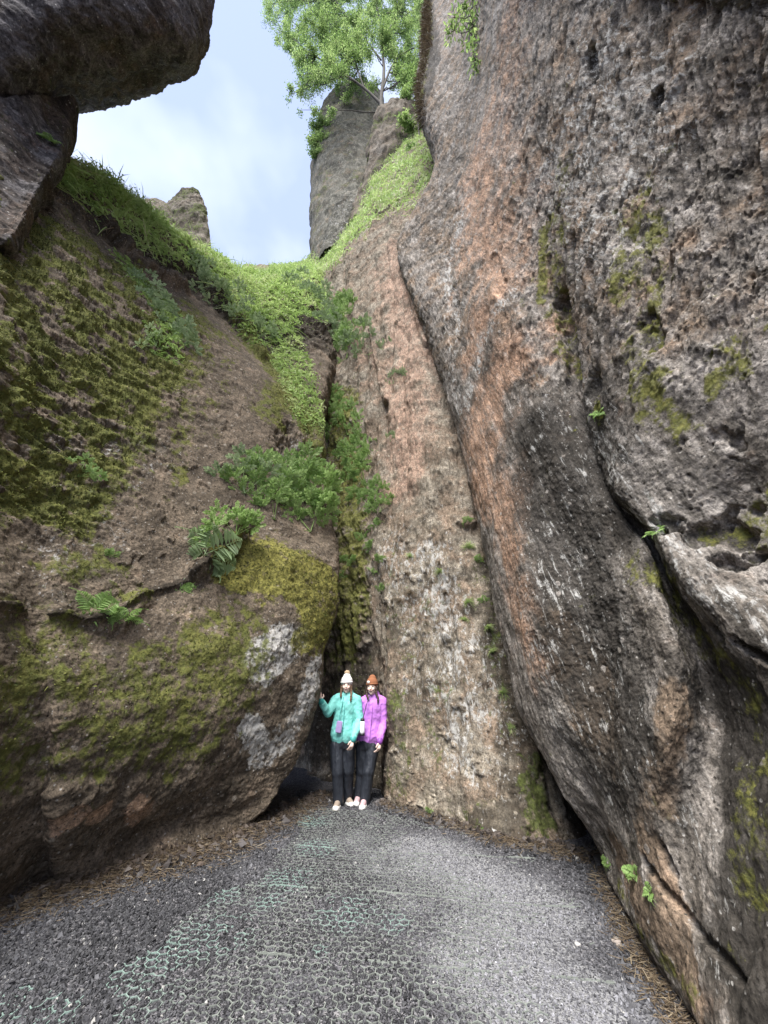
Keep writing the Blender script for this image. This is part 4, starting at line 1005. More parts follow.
def make_tree(name, label, trunk, limbs, clusters, nleaf, lsize, seed, cat='tree', mat=None, shoot=.5):
    r = np.random.default_rng(seed)
    root = empty(name, Vector(trunk[0][0]))
    paths = []
    tp = np.array([p for p, _ in trunk]); tr_ = np.array([q for _, q in trunk])
    tp2 = cr(tp, 14); tr2 = np.interp(np.linspace(0, 1, 14), np.linspace(0, 1, len(tr_)), tr_)
    paths.append((tp2, tr2)); nodes = [(p, q) for p, q in zip(tp2[3:], tr2[3:])]
    for lb in limbs:
        lp = cr(np.array([p for p, _ in lb]), 10); lr = np.interp(np.linspace(0, 1, 10), np.linspace(0, 1, len(lb)), [q for _, q in lb])
        paths.append((lp, lr)); nodes += [(p, q) for p, q in zip(lp[2:], lr[2:])]
    g = Green(); NP = np.array([p for p, _ in nodes])
    for c, rad in clusters:
        j = int(np.argmin(np.linalg.norm(NP - c, axis=1) + r.uniform(0, .3, len(NP)))); a, q = nodes[j]
        bp_ = wob(a, c, 6, .06, r); paths.append((bp_, np.linspace(min(q, .05) * .7, .008, 6)))
        ntw = 9
        for k in range(ntw):
            st = bp_[r.integers(3, 6)]; d0 = unit(r.normal(size=3) * np.array((1, 1, .7)) + (c - a) * .3)
            en = st + d0 * rad * r.uniform(.6, 1.25) - UP * rad * .2
            tw = wob(st, en, 5, .03, r); paths.append((tw, np.linspace(.010, .004, 5)))
            nl = nleaf // ntw
            f = r.uniform(.15, 1.05, nl)[:, None]
            pos = st + (en - st) * f + r.normal(size=(nl, 3)) * rad * .27
            ax = unit((en - st) * .8 / rad + r.normal(size=(nl, 3)) * .75 - UP * .35)
            tt = np.clip(r.uniform(.1, .85) + r.normal(size=nl) * .2, 0, 1)
            g.add_leaves(pos, ax, unit(UP + r.normal(size=(nl, 3)) * .6), r.uniform(.7, 1.3, nl) * lsize, r.uniform(.28, .42, nl) * lsize, tt)
    V, Q = tube_np(paths); off = np.array(trunk[0][0])
    t1 = mesh_np('trunk', V - off, Q, mbk, parent=root)
    g.V = [v - off for v in g.V]
    g.build('crown', mat or m_tree, parent=root)
    tag(root, label, cat)
    return root
r = np.random.default_rng(5)
base = Y(384, 124, 10.1)
tk = [(base - A3(0, 0, .5), .17), (base, .14), (Y(381, 100, 10.0), .12), (Y(384, 70, 9.95), .095), (Y(380, 30, 9.9), .07), (Y(372, -30, 9.8), .04)]
lm = [[(Y(381, 104, 10.0), .09), (Y(364, 88, 9.9), .07), (Y(338, 70, 9.7), .055), (Y(305, 50, 9.5), .03)],
      [(Y(383, 88, 9.97), .07), (Y(392, 66, 9.9), .055), (Y(404, 53, 9.8), .04), (Y(420, 45, 9.7), .025)],
      [(Y(381, 60, 9.93), .06), (Y(350, 20, 9.8), .05), (Y(320, -20, 9.6), .03)],
      [(Y(383, 40, 9.9), .06), (Y(405, 0, 9.9), .045), (Y(420, -40, 9.8), .03)],
      [(Y(364, 88, 9.9), .05), (Y(350, 50, 10.6), .04), (Y(335, 20, 11.0), .02)]]
cl = []
poly = [(270, -60), (268, 10), (276, 36), (288, 52), (300, 62), (300, 88), (318, 92), (345, 76), (368, 50), (392, 60), (402, 92), (424, 96), (430, 40), (430, -90), (350, -120)]
def inpoly(x, y):
    c = False
    for (x1, y1), (x2, y2) in zip(poly, poly[1:] + poly[:1]):
        if (y1 > y) != (y2 > y) and x < (x2 - x1) * (y - y1) / (y2 - y1) + x1: c = not c
    return c
while len(cl) < 460:
    x, y = r.uniform(262, 434), r.uniform(-120, 116)
    if inpoly(x, y):
        cl.append((Y(x, y, r.uniform(9.0, 11.4)), r.uniform(.38, .62)))
for x, y in ((352, 62), (362, 78), (372, 40), (380, 30), (392, 48), (398, 72), (388, 20), (365, 55), (340, 66), (372, 90), (396, 88), (356, 92), (336, 88), (346, 98), (330, 78)): cl.append((Y(x, y, 10.9 + r.uniform(-.3, .5)), .4))
for x, y in ((272, 20), (282, 45), (290, 95), (293, 88), (296, 60), (275, 0), (300, 110)): cl.append((Y(x, y, 9.6), .34))
make_tree('tree', 'bright green feathery tree standing on the brown rock block between the walls', tk, lm, cl, 450, .12, 5)
b2 = Y(322, 160, 12.2)
cl = [(Y(x, y, 11.9 + r.uniform(-.3, .3)), .42) for x, y in ((314, 128), (322, 120), (318, 140), (325, 150), (316, 152), (330, 132), (324, 138), (312, 140))]
make_tree('shrub', 'round green shrub hanging on the left edge of the pinnacle', [(b2 - A3(0, -.4, .3), .06), (b2, .05), (Y(320, 145, 12.0), .04), (Y(320, 128, 11.9), .02)], [], cl, 600, .13, 6, cat='shrub')
b3 = Y(400, 190, 8.7)
cl = [(Y(x, y, 8.7 + r.uniform(-.4, .4)), .34) for x, y in ((405, 120), (412, 130), (420, 112), (424, 100), (415, 150), (405, 98), (418, 80), (428, 88), (410, 70), (425, 60))]
make_tree('shrub', 'yellow-green shrub between the rock block and the right wall', [(Y(420, 160, 8.9), .05), (Y(420, 145, 8.8), .04), (Y(418, 120, 8.7), .03), (Y(418, 90, 8.7), .02)], [], cl, 500, .14, 8, cat='shrub')
p0, d0_, _ = sr.pt(482, -20)
cl = [(Y(x, y, 3.85 + r.uniform(-.15, .15)), .24) for x, y in ((455, 18), (462, 8), (470, 22), (478, 10), (474, 36), (480, 48), (476, 60), (490, 20), (450, 28), (498, 52), (505, -2), (468, -10), (488, -14))]
make_tree('shrub', 'leafy branch hanging down over the top of the right wall', [(np.array(p0) + A3(.2, .1, .5), .04), (np.array(p0), .03), (Y(480, 0, 3.95), .025), (Y(478, 40, 3.9), .012)], [], cl, 66, .13, 9, cat='shrub')
# ================================================================== GROUND DETAIL
r = np.random.default_rng(21)
def inpoly_np(P2, poly):
    x, y = P2[..., 0], P2[..., 1]; c = np.zeros(x.shape, bool)
    for (x1, y1), (x2, y2) in zip(poly, poly[1:] + poly[:1]):
        if y1 == y2: continue
        c ^= ((y1 > y) != (y2 > y)) & (x < (x2 - x1) * (y - y1) / (y2 - y1) + x1)
    return c
floor_poly = [tuple(gnd(*p)[:2]) for p in [(-90, 930), (0, 903), (60, 888), (110, 873), (150, 862), (190, 852), (240, 836), (285, 805), (300, 790), (388, 790), (388, 803), (440, 816), (500, 840), (548, 845), (600, 850), (625, 890), (668, 960), (712, 1020)]] + [(1.6, 1.6), (-3.4, 1.6)]
mat_poly = [tuple(gnd(*p)[:2]) for p in [(292, 808), (375, 812), (440, 828), (560, 868), (610, 950), (620, 1024), (620, 1060), (100, 1060), (118, 1000), (100, 985), (122, 968), (165, 948), (170, 930), (192, 915), (215, 893), (262, 878), (275, 858), (300, 835)]]
mat2_poly = [tuple(gnd(*p)[:2]) for p in [(-60, 985), (30, 990), (86, 1000), (80, 1015), (60, 1040), (-80, 1080), (-160, 1040)]]

# angular gravel: one mesh of small crushed stones
N = 95000
xy = np.stack([r.uniform(-3.3, 2.5, N * 2), 2.1 + 5.6 * r.random(N * 2) ** 1.25], -1)
xy = xy[inpoly_np(xy, floor_poly)][:N]
n = len(xy)
inmat = inpoly_np(xy, mat_poly)
rad = np.where(inmat, r.uniform(.0045, .0105, n), r.uniform(.006, .0155, n)) * (1 + .5 * (r.random(n) < .04)) * (1 + 1.6 * (r.random(n) < .12) * (np.minimum(seg_d(xy, left_foot), seg_d(xy, right_foot)) < .28))
P3 = np.concatenate([xy, ground_z(xy)[:, None] + rad[:, None] * r.uniform(-.1, .55, (n, 1))], -1)
oct_ = np.array([(1, 0, 0), (-1, 0, 0), (0, 1, 0), (0, -1, 0), (0, 0, 1), (0, 0, -1.)])
ofc = np.array([(0, 2, 4), (2, 1, 4), (1, 3, 4), (3, 0, 4), (2, 0, 5), (1, 2, 5), (3, 1, 5), (0, 3, 5)])
A = r.normal(size=(n, 3)); B = r.normal(size=(n, 3)); A = unit(A); B = unit(np.cross(A, B)); Cc = np.cross(A, B)
M = np.stack([A, B, Cc], -1)
loc_ = oct_[None] * np.stack([r.uniform(.8, 1.5, n), r.uniform(.6, 1.0, n), r.uniform(.45, .8, n)], -1)[:, None] + r.normal(size=(n, 6, 3)) * .16
V = np.einsum('nij,nkj->nki', M, loc_) * rad[:, None, None] + P3[:, None]
Fq = (np.arange(n)[:, None, None] * 6 + ofc[None]).reshape(-1, 3)
mgv, t, b = node_mat('gravel_stone')
a_ = t.nodes.new('ShaderNodeAttribute'); a_.attribute_name = 'tint'
t.links.new(a_.outputs['Color'], b.inputs['Base Color'])
b.inputs['Roughness'].default_value = .62; b.inputs['Specular IOR Level'].default_value = .45
og = mesh_np('gravel', V.reshape(-1, 3), Fq, mgv, smooth=False)
pz = np.concatenate([xy, np.zeros((n, 1))], -1)
pale_w = np.clip(np.maximum.reduce([1 - sstep(seg_d(xy, [gnd(420, 850), gnd(520, 905), gnd(500, 960), gnd(560, 1010)]), .05, .8), .5 * (1 - sstep(seg_d(xy, [gnd(360, 840), gnd(420, 900)]), .05, .4))]) + .5 * fbm(pz * 1.5, 4), 0, 1)
val = np.exp(r.normal(size=n) * .34 + np.log(.072)) * (1 + 3.9 * pale_w) * np.where(inmat, .42, .56)  # stones get paler along the same strip
dlf = seg_d(xy, left_foot); drf = seg_d(xy, right_foot)
brn = np.clip(np.maximum(1 - sstep(dlf, .05, .40), .8 * (1 - sstep(drf, .02, .25))), 0, 1)
hue = r.random(n)
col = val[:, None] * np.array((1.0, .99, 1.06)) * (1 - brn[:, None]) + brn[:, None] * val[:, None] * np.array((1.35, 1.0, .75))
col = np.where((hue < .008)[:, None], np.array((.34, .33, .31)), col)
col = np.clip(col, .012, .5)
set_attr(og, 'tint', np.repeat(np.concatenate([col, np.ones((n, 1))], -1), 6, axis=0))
tag(og, 'dark grey crushed gravel spread over the floor of the gorge', 'gravel', kind='stuff')

# plastic honeycomb matting, in strips laid side by side
pitch = .067; ang = math.radians(-7)
ca, sa = math.cos(ang), math.sin(ang)
def hexedges(poly, ylo, yhi):
    E = {}
    a = pitch / math.sqrt(3)
    segs = []
    for j in range(int(ylo / (a * 1.5)) - 40, int(yhi / (a * 1.5)) + 40):
        for i in range(-60, 60):
            cx_ = (i + .5 * (j & 1)) * pitch; cy_ = j * a * 1.5
            X1 = cx_ * ca - cy_ * sa; Y1 = cx_ * sa + cy_ * ca
            if not (-3.6 < X1 < 2.6): continue
            vs = [(cx_ + a * math.cos(math.radians(30 + 60 * k)), cy_ + a * math.sin(math.radians(30 + 60 * k))) for k in range(6)]
            if not (ylo <= cy_ < yhi): continue
            for k in range(3):
                segs.append((vs[k], vs[k + 1]))
    s = np.array(segs)
    if not len(s): return s
    R2 = np.stack([s[..., 0] * ca - s[..., 1] * sa, s[..., 0] * sa + s[..., 1] * ca], -1)
    mid = R2.mean(1)
    return R2[inpoly_np(mid, poly)]
mnet, t, b = node_mat('plastic_mesh')
a_ = t.nodes.new('ShaderNodeAttribute'); a_.attribute_name = 'tint'
t.links.new(mixc(t, mth(t, 'MULTIPLY', ntex(t, t.nodes.new('ShaderNodeTexCoord').outputs['Object'], 30, 4, .7), .45), a_.outputs['Color'], (.09, .09, .085)), b.inputs['Base Color'])
b.inputs['Roughness'].default_value = .6
teal_spots = [(gnd(x, y)[:2], rr) for x, y, rr in ((312, 822, .28), (318, 850, .25), (290, 878, .30), (270, 900, .15), (345, 912, .3), (210, 895, .28), (215, 935, .35), (165, 955, .30), (20, 1010, .9), (320, 950, .08), (390, 922, .15))]
def strip(ylo, yhi, poly, label, seam=True, cover_=1.0):
    R2 = hexedges(poly, ylo, yhi)
    mid = R2.mean(1); m3 = np.concatenate([mid, np.zeros((len(mid), 1))], -1)
    nz_ = fbm(m3 * 2.2, 4, .6) + .6 * fbm(m3 * 9, 2)
    dc = 1 - sstep(seg_d(mid, [gnd(430, 835), gnd(560, 890), gnd(600, 990)]), .1, .7)
    keep = (nz_ > -.30 + .75 * dc * cover_) & (r.random(len(mid)) > .05)
    R2 = R2[keep]; mid = mid[keep]
    if seam:
        xs = np.arange(-3.4, 2.4, .05)
        for yv in (ylo, ylo - .012):
            q0 = np.stack([xs * ca - yv * sa, xs * sa + yv * ca], -1)
            sg = np.stack([q0[:-1], q0[1:]], 1); mm = sg.mean(1)
            k = inpoly_np(mm, poly) & (fbm(np.concatenate([mm, np.full((len(mm), 1), ylo)], -1) * 1.6, 2) > -.12)
            R2 = np.concatenate([R2, sg[k]]); mid = np.concatenate([mid, mm[k]])
    dv = R2[:, 1] - R2[:, 0]; ln = np.linalg.norm(dv, axis=1, keepdims=True); dv = dv / ln
    pv = np.stack([-dv[:, 1], dv[:, 0]], -1); wdt = .0027
    a0 = R2[:, 0] - dv * .001; a1 = R2[:, 1] + dv * .001
    corners = np.stack([a0 - pv * wdt, a0 + pv * wdt, a1 + pv * wdt, a1 - pv * wdt], 1)
    zb = ground_z(corners.reshape(-1, 2)).reshape(len(corners), 4)
    m3 = np.concatenate([mid, np.zeros((len(mid), 1))], -1)
    lift_ = .0055 + .006 * fbm(m3 * 5, 3)
    top = np.concatenate([corners, (zb + lift_[:, None])[..., None]], -1)
    bot = np.concatenate([corners, (zb - .006)[..., None]], -1)
    V = np.concatenate([top, bot], 1); k = np.arange(len(V))[:, None] * 8
    q = np.concatenate([k + np.array([f]) for f in ((3, 2, 1, 0), (0, 1, 5, 4), (1, 2, 6, 5), (2, 3, 7, 6), (3, 0, 4, 7))])
    o = mesh_np('honeycomb_mat', V.reshape(-1, 3), q, mnet, smooth=False)
    te = np.zeros(len(mid))
    for c_, rr in teal_spots: te = np.maximum(te, 1 - sstep(np.linalg.norm(mid - c_, axis=1) + .1 * fbm(m3 * 3, 3), rr * .3, rr * 1.1))
    te = np.clip(te + .12, 0, 1)[:, None]
    te = te * .5
    cc = te * np.array((.28, .48, .41)) + (1 - te) * np.array((.225, .235, .21))
    cc = cc * r.uniform(.7, 1.15, (len(cc), 1))
    set_attr(o, 'tint', np.repeat(np.concatenate([cc, np.ones((len(cc), 1))], -1), 8, axis=0))
    tag(o, label, 'ground mat', 'strips of honeycomb mat laid across the path')
strip(5.55, 6.6, mat_poly, 'farthest honeycomb strip, right in front of the walkers\' feet', seam=True)
strip(4.85, 5.55, mat_poly, 'second honeycomb strip from the walkers, with a bright teal corner')
strip(4.05, 4.85, mat_poly, 'third honeycomb strip from the walkers, teal along its left edge')
strip(3.22, 4.05, mat_poly, 'fourth honeycomb strip from the walkers, widest clear cells')
strip(1.5, 3.22, mat_poly, 'nearest big honeycomb strip, running out of the bottom of the photo', seam=False)
strip(1.0, 3.6, mat2_poly, 'teal honeycomb corner peeking out of the gravel at bottom left', seam=False, cover_=0)

boulder_foot = [gnd(*p) for p in [(600, 858), (616, 893), (632, 925), (652, 962), (680, 1003), (715, 1050)]]
# litter of straw and twigs along the foot of the walls
g = Green()
def litter_pts(chain, n, wdt, shift=(0, 0)):
    ch = np.array([c[:2] for c in chain]); k = r.integers(0, len(ch) - 1, n); f = r.random((n, 1))
    p = ch[k] + (ch[k + 1] - ch[k]) * f + np.array(shift)
    return p + r.normal(size=(n, 2)) * wdt
for chain, n_, wdt, sh_ in ((left_foot, 9000, .13, (.12, -.10)), (right_foot, 2600, .06, (-.05, -.08)), (boulder_foot, 2200, .05, (-.07, -.02))):
    p = litter_pts(chain, n_, wdt, sh_); p = p[inpoly_np(p, floor_poly)]; k = len(p)
    p3 = np.concatenate([p, ground_z(p)[:, None] + r.uniform(.004, .022, (k, 1))], -1)
    az = r.uniform(0, 6.28, k)
    D = unit(np.stack([np.cos(az), np.sin(az), r.normal(size=k) * .12], -1))
    g.add_blades(p3, D, r.uniform(.02, .11, k), r.uniform(.0025, .006, k), r.normal(size=(k, 3)) * .15, np.clip(r.normal(size=k) * .28 + .5, 0, 1))
tag(g.build('leaf_litter', m_dry), 'straw, twigs and dead leaves along the foot of the rock walls', 'litter', kind='stuff')
# loose stones
def stone(px, py, size, label, colr, grp=None):
    bm = bmesh.new(); bmesh.ops.create_icosphere(bm, subdivisions=3, radius=1)
    sd_ = r.uniform(0, 50, 3)
    for v in bm.verts:
        v.co *= 1 + .35 * mnoise.noise(v.co * 1.3 + Vector(sd_)) + .1 * mnoise.noise(v.co * 4 + Vector(sd_))
        v.co.z *= .62
    me = bpy.data.meshes.new('loose_stone'); bm.to_mesh(me); bm.free()
    o = bpy.data.objects.new('loose_stone', me); C.objects.link(o)
    mm, t, b = node_mat('loose_stone'); tcs = t.nodes.new('ShaderNodeTexCoord').outputs['Object']
    t.links.new(mixc(t, ntex(t, tcs, 3, 6, .7), tuple(v * .6 for v in colr), colr), b.inputs['Base Color']); b.inputs['Roughness'].default_value = .9
    me.materials.append(mm)
    q = gnd(px, py); o.location = (q[0], q[1], float(ground_z(np.array([q[:2]]))[0]) + size * .35); o.scale = (size,) * 3
    o.rotation_euler = (0, 0, r.uniform(0, 6))
    tag(o, label, 'stone', grp)
stone(617, 944, .028, 'pale pinkish stone lying alone on the gravel by the right boulder', (.34, .29, .25))
stone(578, 946, .018, 'smaller white stone left of the pinkish one', (.5, .48, .45))
stone(600, 925, .015, 'small dull stone behind the pinkish one', (.2, .18, .17))
stone(200, 868, .03, 'brown earth clod in the straw at the foot of the boulder', (.12, .09, .07))
stone(168, 866, .022, 'small dark clod left of the bigger earth clod', (.08, .06, .05))
# ================================================================== THE TWO WALKERS
def simple(name, col, rough=.7, spec=.3, wr=0.0, var=.25, sc=20):
    m, t, b = node_mat(name)
    tc = t.nodes.new('ShaderNodeTexCoord').outputs['Object']
    nn = ntex(t, tc, sc, 5, .6)
    t.links.new(mixc(t, nn, tuple(v * (1 - var) for v in col), tuple(min(1, v * (1 + var)) for v in col)), b.inputs['Base Color'])
    b.inputs['Roughness'].default_value = rough; b.inputs['Specular IOR Level'].default_value = spec
    if wr:
        bp = t.nodes.new('ShaderNodeBump'); bp.inputs['Distance'].default_value = wr; bp.inputs['Strength'].default_value = .8
        t.links.new(ntex(t, vmap(t, tc, (1, 1, .5)), 9, 4, .6, 1.0), bp.inputs['Height']); t.links.new(bp.outputs[0], b.inputs['Normal'])
    return m

def prim_cap(bm, a, b_, ra, rb, flat=1.0):
    a = Vector(a); b_ = Vector(b_); ax = b_ - a; L_ = ax.length
    q = Vector((0, 0, 1)).rotation_difference(ax.normalized()) if L_ > 1e-6 else Matrix.Identity(3).to_quaternion()
    n, rows = 16, []
    prof = [(-math.cos(t_) * ra, math.sin(t_) * ra) for t_ in np.linspace(.0, math.pi / 2, 6)] + [(L_ + math.sin(t_) * rb, math.cos(t_) * rb) for t_ in np.linspace(0, math.pi / 2, 6)]
    for z, rr in prof:
        rows.append([a + q @ Vector((max(rr, 1e-4) * math.cos(k), max(rr, 1e-4) * math.sin(k), z)) for k in np.linspace(0, 2 * math.pi, n, endpoint=False)])
    if flat != 1.0:
        for rw in rows:
            for v in rw:
                f = ((v - a).dot(ax) / (L_ * L_)) if L_ > 1e-6 else 0; cy = a.y + ax.y * f
                v.y = cy + (v.y - cy) * flat
    vs = [[bm.verts.new(v) for v in rw] for rw in rows]
    for r0, r1 in zip(vs[:-1], vs[1:]):
        for k in range(n): bm.faces.new((r0[k], r0[(k + 1) % n], r1[(k + 1) % n], r1[k]))
    bm.faces.new(vs[0][::-1]); bm.faces.new(vs[-1])

def prim_ell(bm, c, rr, rot=None):
    res = bmesh.ops.create_icosphere(bm, subdivisions=3, radius=1)
    for v in res['verts']:
        p = Vector((v.co.x * rr[0], v.co.y * rr[1], v.co.z * rr[2]))
        if rot is not None: p = rot @ p
        v.co = p + Vector(c)

def fused(name, prims, mat, parent, voxel=.008, smooth=5, wrinkle=None):
    bm = bmesh.new()
    for p in prims:
        if p[0] == 'c': prim_cap(bm, *p[1:])
        else: prim_ell(bm, *p[1:])
    me = bpy.data.meshes.new(name); bm.to_mesh(me); bm.free()
    o = bpy.data.objects.new(name, me); C.objects.link(o)
    if voxel:
        md = o.modifiers.new('r', 'REMESH'); md.mode = 'VOXEL'; md.voxel_size = voxel
        if smooth:
            ms_ = o.modifiers.new('s', 'SMOOTH'); ms_.iterations = smooth; ms_.factor = .6
        dg = bpy.context.evaluated_depsgraph_get(); ev = o.evaluated_get(dg)
        me2 = bpy.data.meshes.new_from_object(ev); o.modifiers.clear(); o.data = me2; bpy.data.meshes.remove(me)
        me = me2; me.name = name
    n = len(me.vertices); co = np.empty(n * 3, np.float32); me.vertices.foreach_get('co', co); co = co.reshape(-1, 3)
    if wrinkle:
        no = np.empty(n * 3, np.float32); me.vertices.foreach_get('normal', no); no = no.reshape(-1, 3)
        amp, fr = wrinkle
        co = co + no * (amp * (ridged(co * np.array(fr, np.float32), 3, .5) - .3))[:, None]
    me.vertices.foreach_set('co', co.ravel().astype(np.float32))
    me.polygons.foreach_set('use_smooth', np.ones(len(me.polygons), bool))
    me.materials.clear(); me.materials.append(mat); me.update()
    o.parent = parent
    return o

def hand_prims(wr, dir_, side, palm_n, curl=.4, sz=1.0):
    """wrist point, direction of the hand, thumb side vector, palm normal (towards which the fingers curl)"""
    d = Vector(dir_).normalized(); s_ = Vector(side); s_ = (s_ - d * s_.dot(d)).normalized(); n_ = Vector(palm_n); n_ = (n_ - d * n_.dot(d)).normalized()
    wr = Vector(wr); out_ = [('c', wr, wr + d * .075 * sz, .021 * sz, .032 * sz, 1.0)]
    for k, (off, ln) in enumerate(((.026, .072), (.009, .080), (-.009, .074), (-.026, .058))):
        a = wr + d * .085 * sz + s_ * off * sz
        b_ = a + (d * math.cos(curl) + n_ * math.sin(curl)) * ln * .5 * sz + s_ * off * .15
        c_ = b_ + (d * math.cos(curl * 2.2) + n_ * math.sin(curl * 2.2)) * ln * .5 * sz
        out_ += [('c', a, b_, .0095 * sz, .0085 * sz), ('c', b_, c_, .0085 * sz, .007 * sz)]
    a = wr + d * .025 * sz + s_ * .026 * sz; b_ = a + (d * .7 + s_ * .75).normalized() * .038 * sz; c_ = b_ + (d * .95 + s_ * .2 + n_ * .3).normalized() * .03 * sz
    return out_ + [('c', a, b_, .012 * sz, .010 * sz), ('c', b_, c_, .010 * sz, .008 * sz)]

m_skin = simple('skin', (.80, .60, .50), .5, .35, var=.08)
m_eye = simple('eye', (.02, .015, .012), .3, .5, var=0)
m_lip = simple('lips', (.42, .13, .12), .5, .3, var=.1)
m_teeth = simple('teeth', (.75, .72, .68), .4, .4, var=.02)
m_trou = simple('dark_rain_trousers', (.022, .025, .032), .45, .4, wr=.012)

def person(label, J, colr, hat_col, hair_col, shoe_col, pom, patch, beanie_w=1.0):
    Yp = J['Y']
    J = {k: Vector(Y(*v)) if isinstance(v, tuple) else v for k, v in J.items() if k != 'Y'}
    foot = (J['an_r'] + J['an_l']) / 2; foot.z = 0.0
    root = empty('person', foot)
    off = foot.copy()
    class _P: pass
    L3 = lambda v: Vector(v) - off
    J = {k: L3(v) for k, v in J.items()}
    hc = J['head']; nk = J['neck']; fw = Vector(J['face_dir'] + off).normalized() if 'face_dir' in J else Vector((0, -1, 0))
    ext = Vector((-fw.y, fw.x, 0)).normalized()      # viewer's right when facing the camera
    up = Vector((0, 0, 1))
    rot = Matrix((( ext.x, -fw.x, 0), (ext.y, -fw.y, 0), (0, 0, 1)))
    H = lambda x, f, z: hc + ext * x + fw * f + up * z
    body = [('e', hc + up * .012, (.072, .088, .098), rot), ('e', H(0, .018, -.052), (.055, .062, .062), rot), ('c', H(0, .045, -.085), H(0, .052, -.093), .022, .02),
            ('c', H(0, .083, .008), H(0, .104, -.026), .009, .0135), ('c', H(-.074, -.005, .015), H(-.074, -.003, -.018), .013, .010), ('c', H(.074, -.005, .015), H(.074, -.003, -.018), .013, .010),
            ('c', H(-.035, .066, -.030), H(-.03, .066, -.035), .020, .018), ('c', H(.035, .066, -.030), H(.03, .066, -.035), .020, .018),
            ('c', H(0, -.01, -.05), nk + up * .01, .052, .055), ('c', nk, J['chest'], .07, .125, .7), ('c', J['chest'], J['waist'], .125, .105, .7), ('c', J['waist'], J['pelvis'], .105, .13, .75)]
    for sd_ in 'rl':
        sh_, el, wr_, hp, kn, an = (J[k + '_' + sd_] for k in ('sh', 'el', 'wr', 'hip', 'kn', 'an'))
        body += [('c', nk, sh_, .05, .045), ('c', sh_, el, .045, .037), ('c', el, wr_, .037, .024), ('c', J['pelvis'], hp, .10, .085), ('c', hp, kn, .078, .052), ('c', kn, an, .052, .036), ('c', Vector((an.x, an.y, .06)), Vector((an.x, an.y, .05)) + (J['toe_' + sd_] - an).normalized() * Vector((.06, .06, 0)).length * .8, .030, .022)]
    hd = J['hand_r_dir'] + off; body += hand_prims(J['wr_r'], hd, J['hand_r_thumb'] + off, J['hand_r_palm'] + off, .25)
    hd = J['hand_l_dir'] + off; body += hand_prims(J['wr_l'], hd, J['hand_l_thumb'] + off, J['hand_l_palm'] + off, .45)
    ob = fused('body', body, m_skin, root, voxel=.0055, smooth=2)
    for s_ in (-1, 1):
        e = fused('eye', [('e', H(.029 * s_, .079, .010), (.012, .007, .007), rot)], m_eye, root, voxel=0)
        e = fused('eyebrow', [('c', H(.016 * s_, .087, .029), H(.044 * s_, .076, .030), .0035, .0028)], hair_col, root, voxel=0)
    fused('mouth', [('c', H(-.022, .081, -.050), H(0, .090, -.056), .005, .007), ('c', H(0, .090, -.056), H(.022, .081, -.050), .007, .005)], m_lip, root, voxel=.003, smooth=1)
    fused('teeth', [('c', H(-.014, .0895, -.0515), H(.014, .0895, -.0515), .0035, .0035)], m_teeth, root, voxel=0)
    # jacket
    jk = [('c', nk + up * .015, J['chest'], .072, .172, .68), ('c', J['chest'], J['waist'], .172, .168, .72), ('c', J['waist'], J['hem'], .168, .190, .75)]
    for sd_ in 'rl':
        sh_, el, wr_ = (J[k + '_' + sd_] for k in ('sh', 'el', 'wr'))
        cuff = wr_ + (el - wr_).normalized() * .015
        jk += [('c', nk - up * .02, sh_, .075, .078), ('c', sh_, el, .074, .062), ('c', el, cuff, .062, .045)]
    jk += [('c', nk + up * .03 + Vector((-.035, .045, 0)), nk + up * .02 + Vector((.045, .045, 0)), .055, .055)]       # hood lying behind the neck
    oj = fused('jacket', jk, colr, root, voxel=.010, smooth=4, wrinkle=(.012, (9, 7, 9)))
    zz = J['hem']; zc = J['chest']
    fr = -.118
    fused('zip', [('c', Vector((nk.x + .0, nk.y - .078, nk.z - .03)), Vector((zc.x, zc.y - .128, zc.z)), .004, .004), ('c', Vector((zc.x, zc.y - .128, zc.z)), Vector((zz.x, zz.y - .148, zz.z - .05)), .004, .004)], J_zip[colr.name], oj, voxel=0)
    for sd_ in 'rl':
        wr_, el = J['wr_' + sd_], J['el_' + sd_]; d_ = (el - wr_).normalized()
        fused('cuff', [('c', wr_ + d_ * .0, wr_ + d_ * .018, .046, .047)], J_zip[colr.name], oj, voxel=0)
    # trousers
    tr = [('c', J['waist'] - up * .05, J['pelvis'], .12, .145, .75)]
    for sd_ in 'rl':
        hp, kn, an = (J[k + '_' + sd_] for k in ('hip', 'kn', 'an'))
        tr += [('c', J['pelvis'], hp, .125, .105), ('c', hp, kn, .105, .082), ('c', kn, an - up * .012, .074, .074)]
    fused('trousers', tr, m_trou, root, voxel=.010, smooth=4, wrinkle=(.012, (12, 12, 4)))
    # shoes
    for sd_ in 'rl':
        an, to = J['an_' + sd_], J['toe_' + sd_]
        d_ = (to - an); d_.z = 0; d_.normalize(); gz_ = .0
        b0 = Vector((an.x, an.y, .05 )); 
        sh = fused('shoe', [('c', Vector((an.x, an.y, .085)), b0, .052, .052), ('c', b0 - d_ * .02, b0 + d_ * .13 + Vector((0, 0, -.008)), .048, .040), ('c', b0 + d_ * .02 + up * .02, b0 + d_ * .1, .045, .038)], shoe_col, root, voxel=.006, smooth=3)
        fused('sole', [('c', b0 - d_ * .03 - up * .035, b0 + d_ * .140 - up * .030, .052, .047)], m_sole, sh, voxel=0)
    # hat
    ht = [('e', hc + up * .055 - fw * .008, (.090, .101, .088), rot), ('c', hc + up * .055 - fw * .01, hc + up * .118 - fw * .02, .086, .060)]
    bm_h = fused('hat', ht, hat_col, root, voxel=.006, smooth=3)
    n = 40; pts = [hc + up * (.040 + .004 * math.cos(k)) + ext * .083 * math.cos(k) + fw * (.093 * math.sin(k) - .006) for k in np.linspace(0, 2 * math.pi, n)]
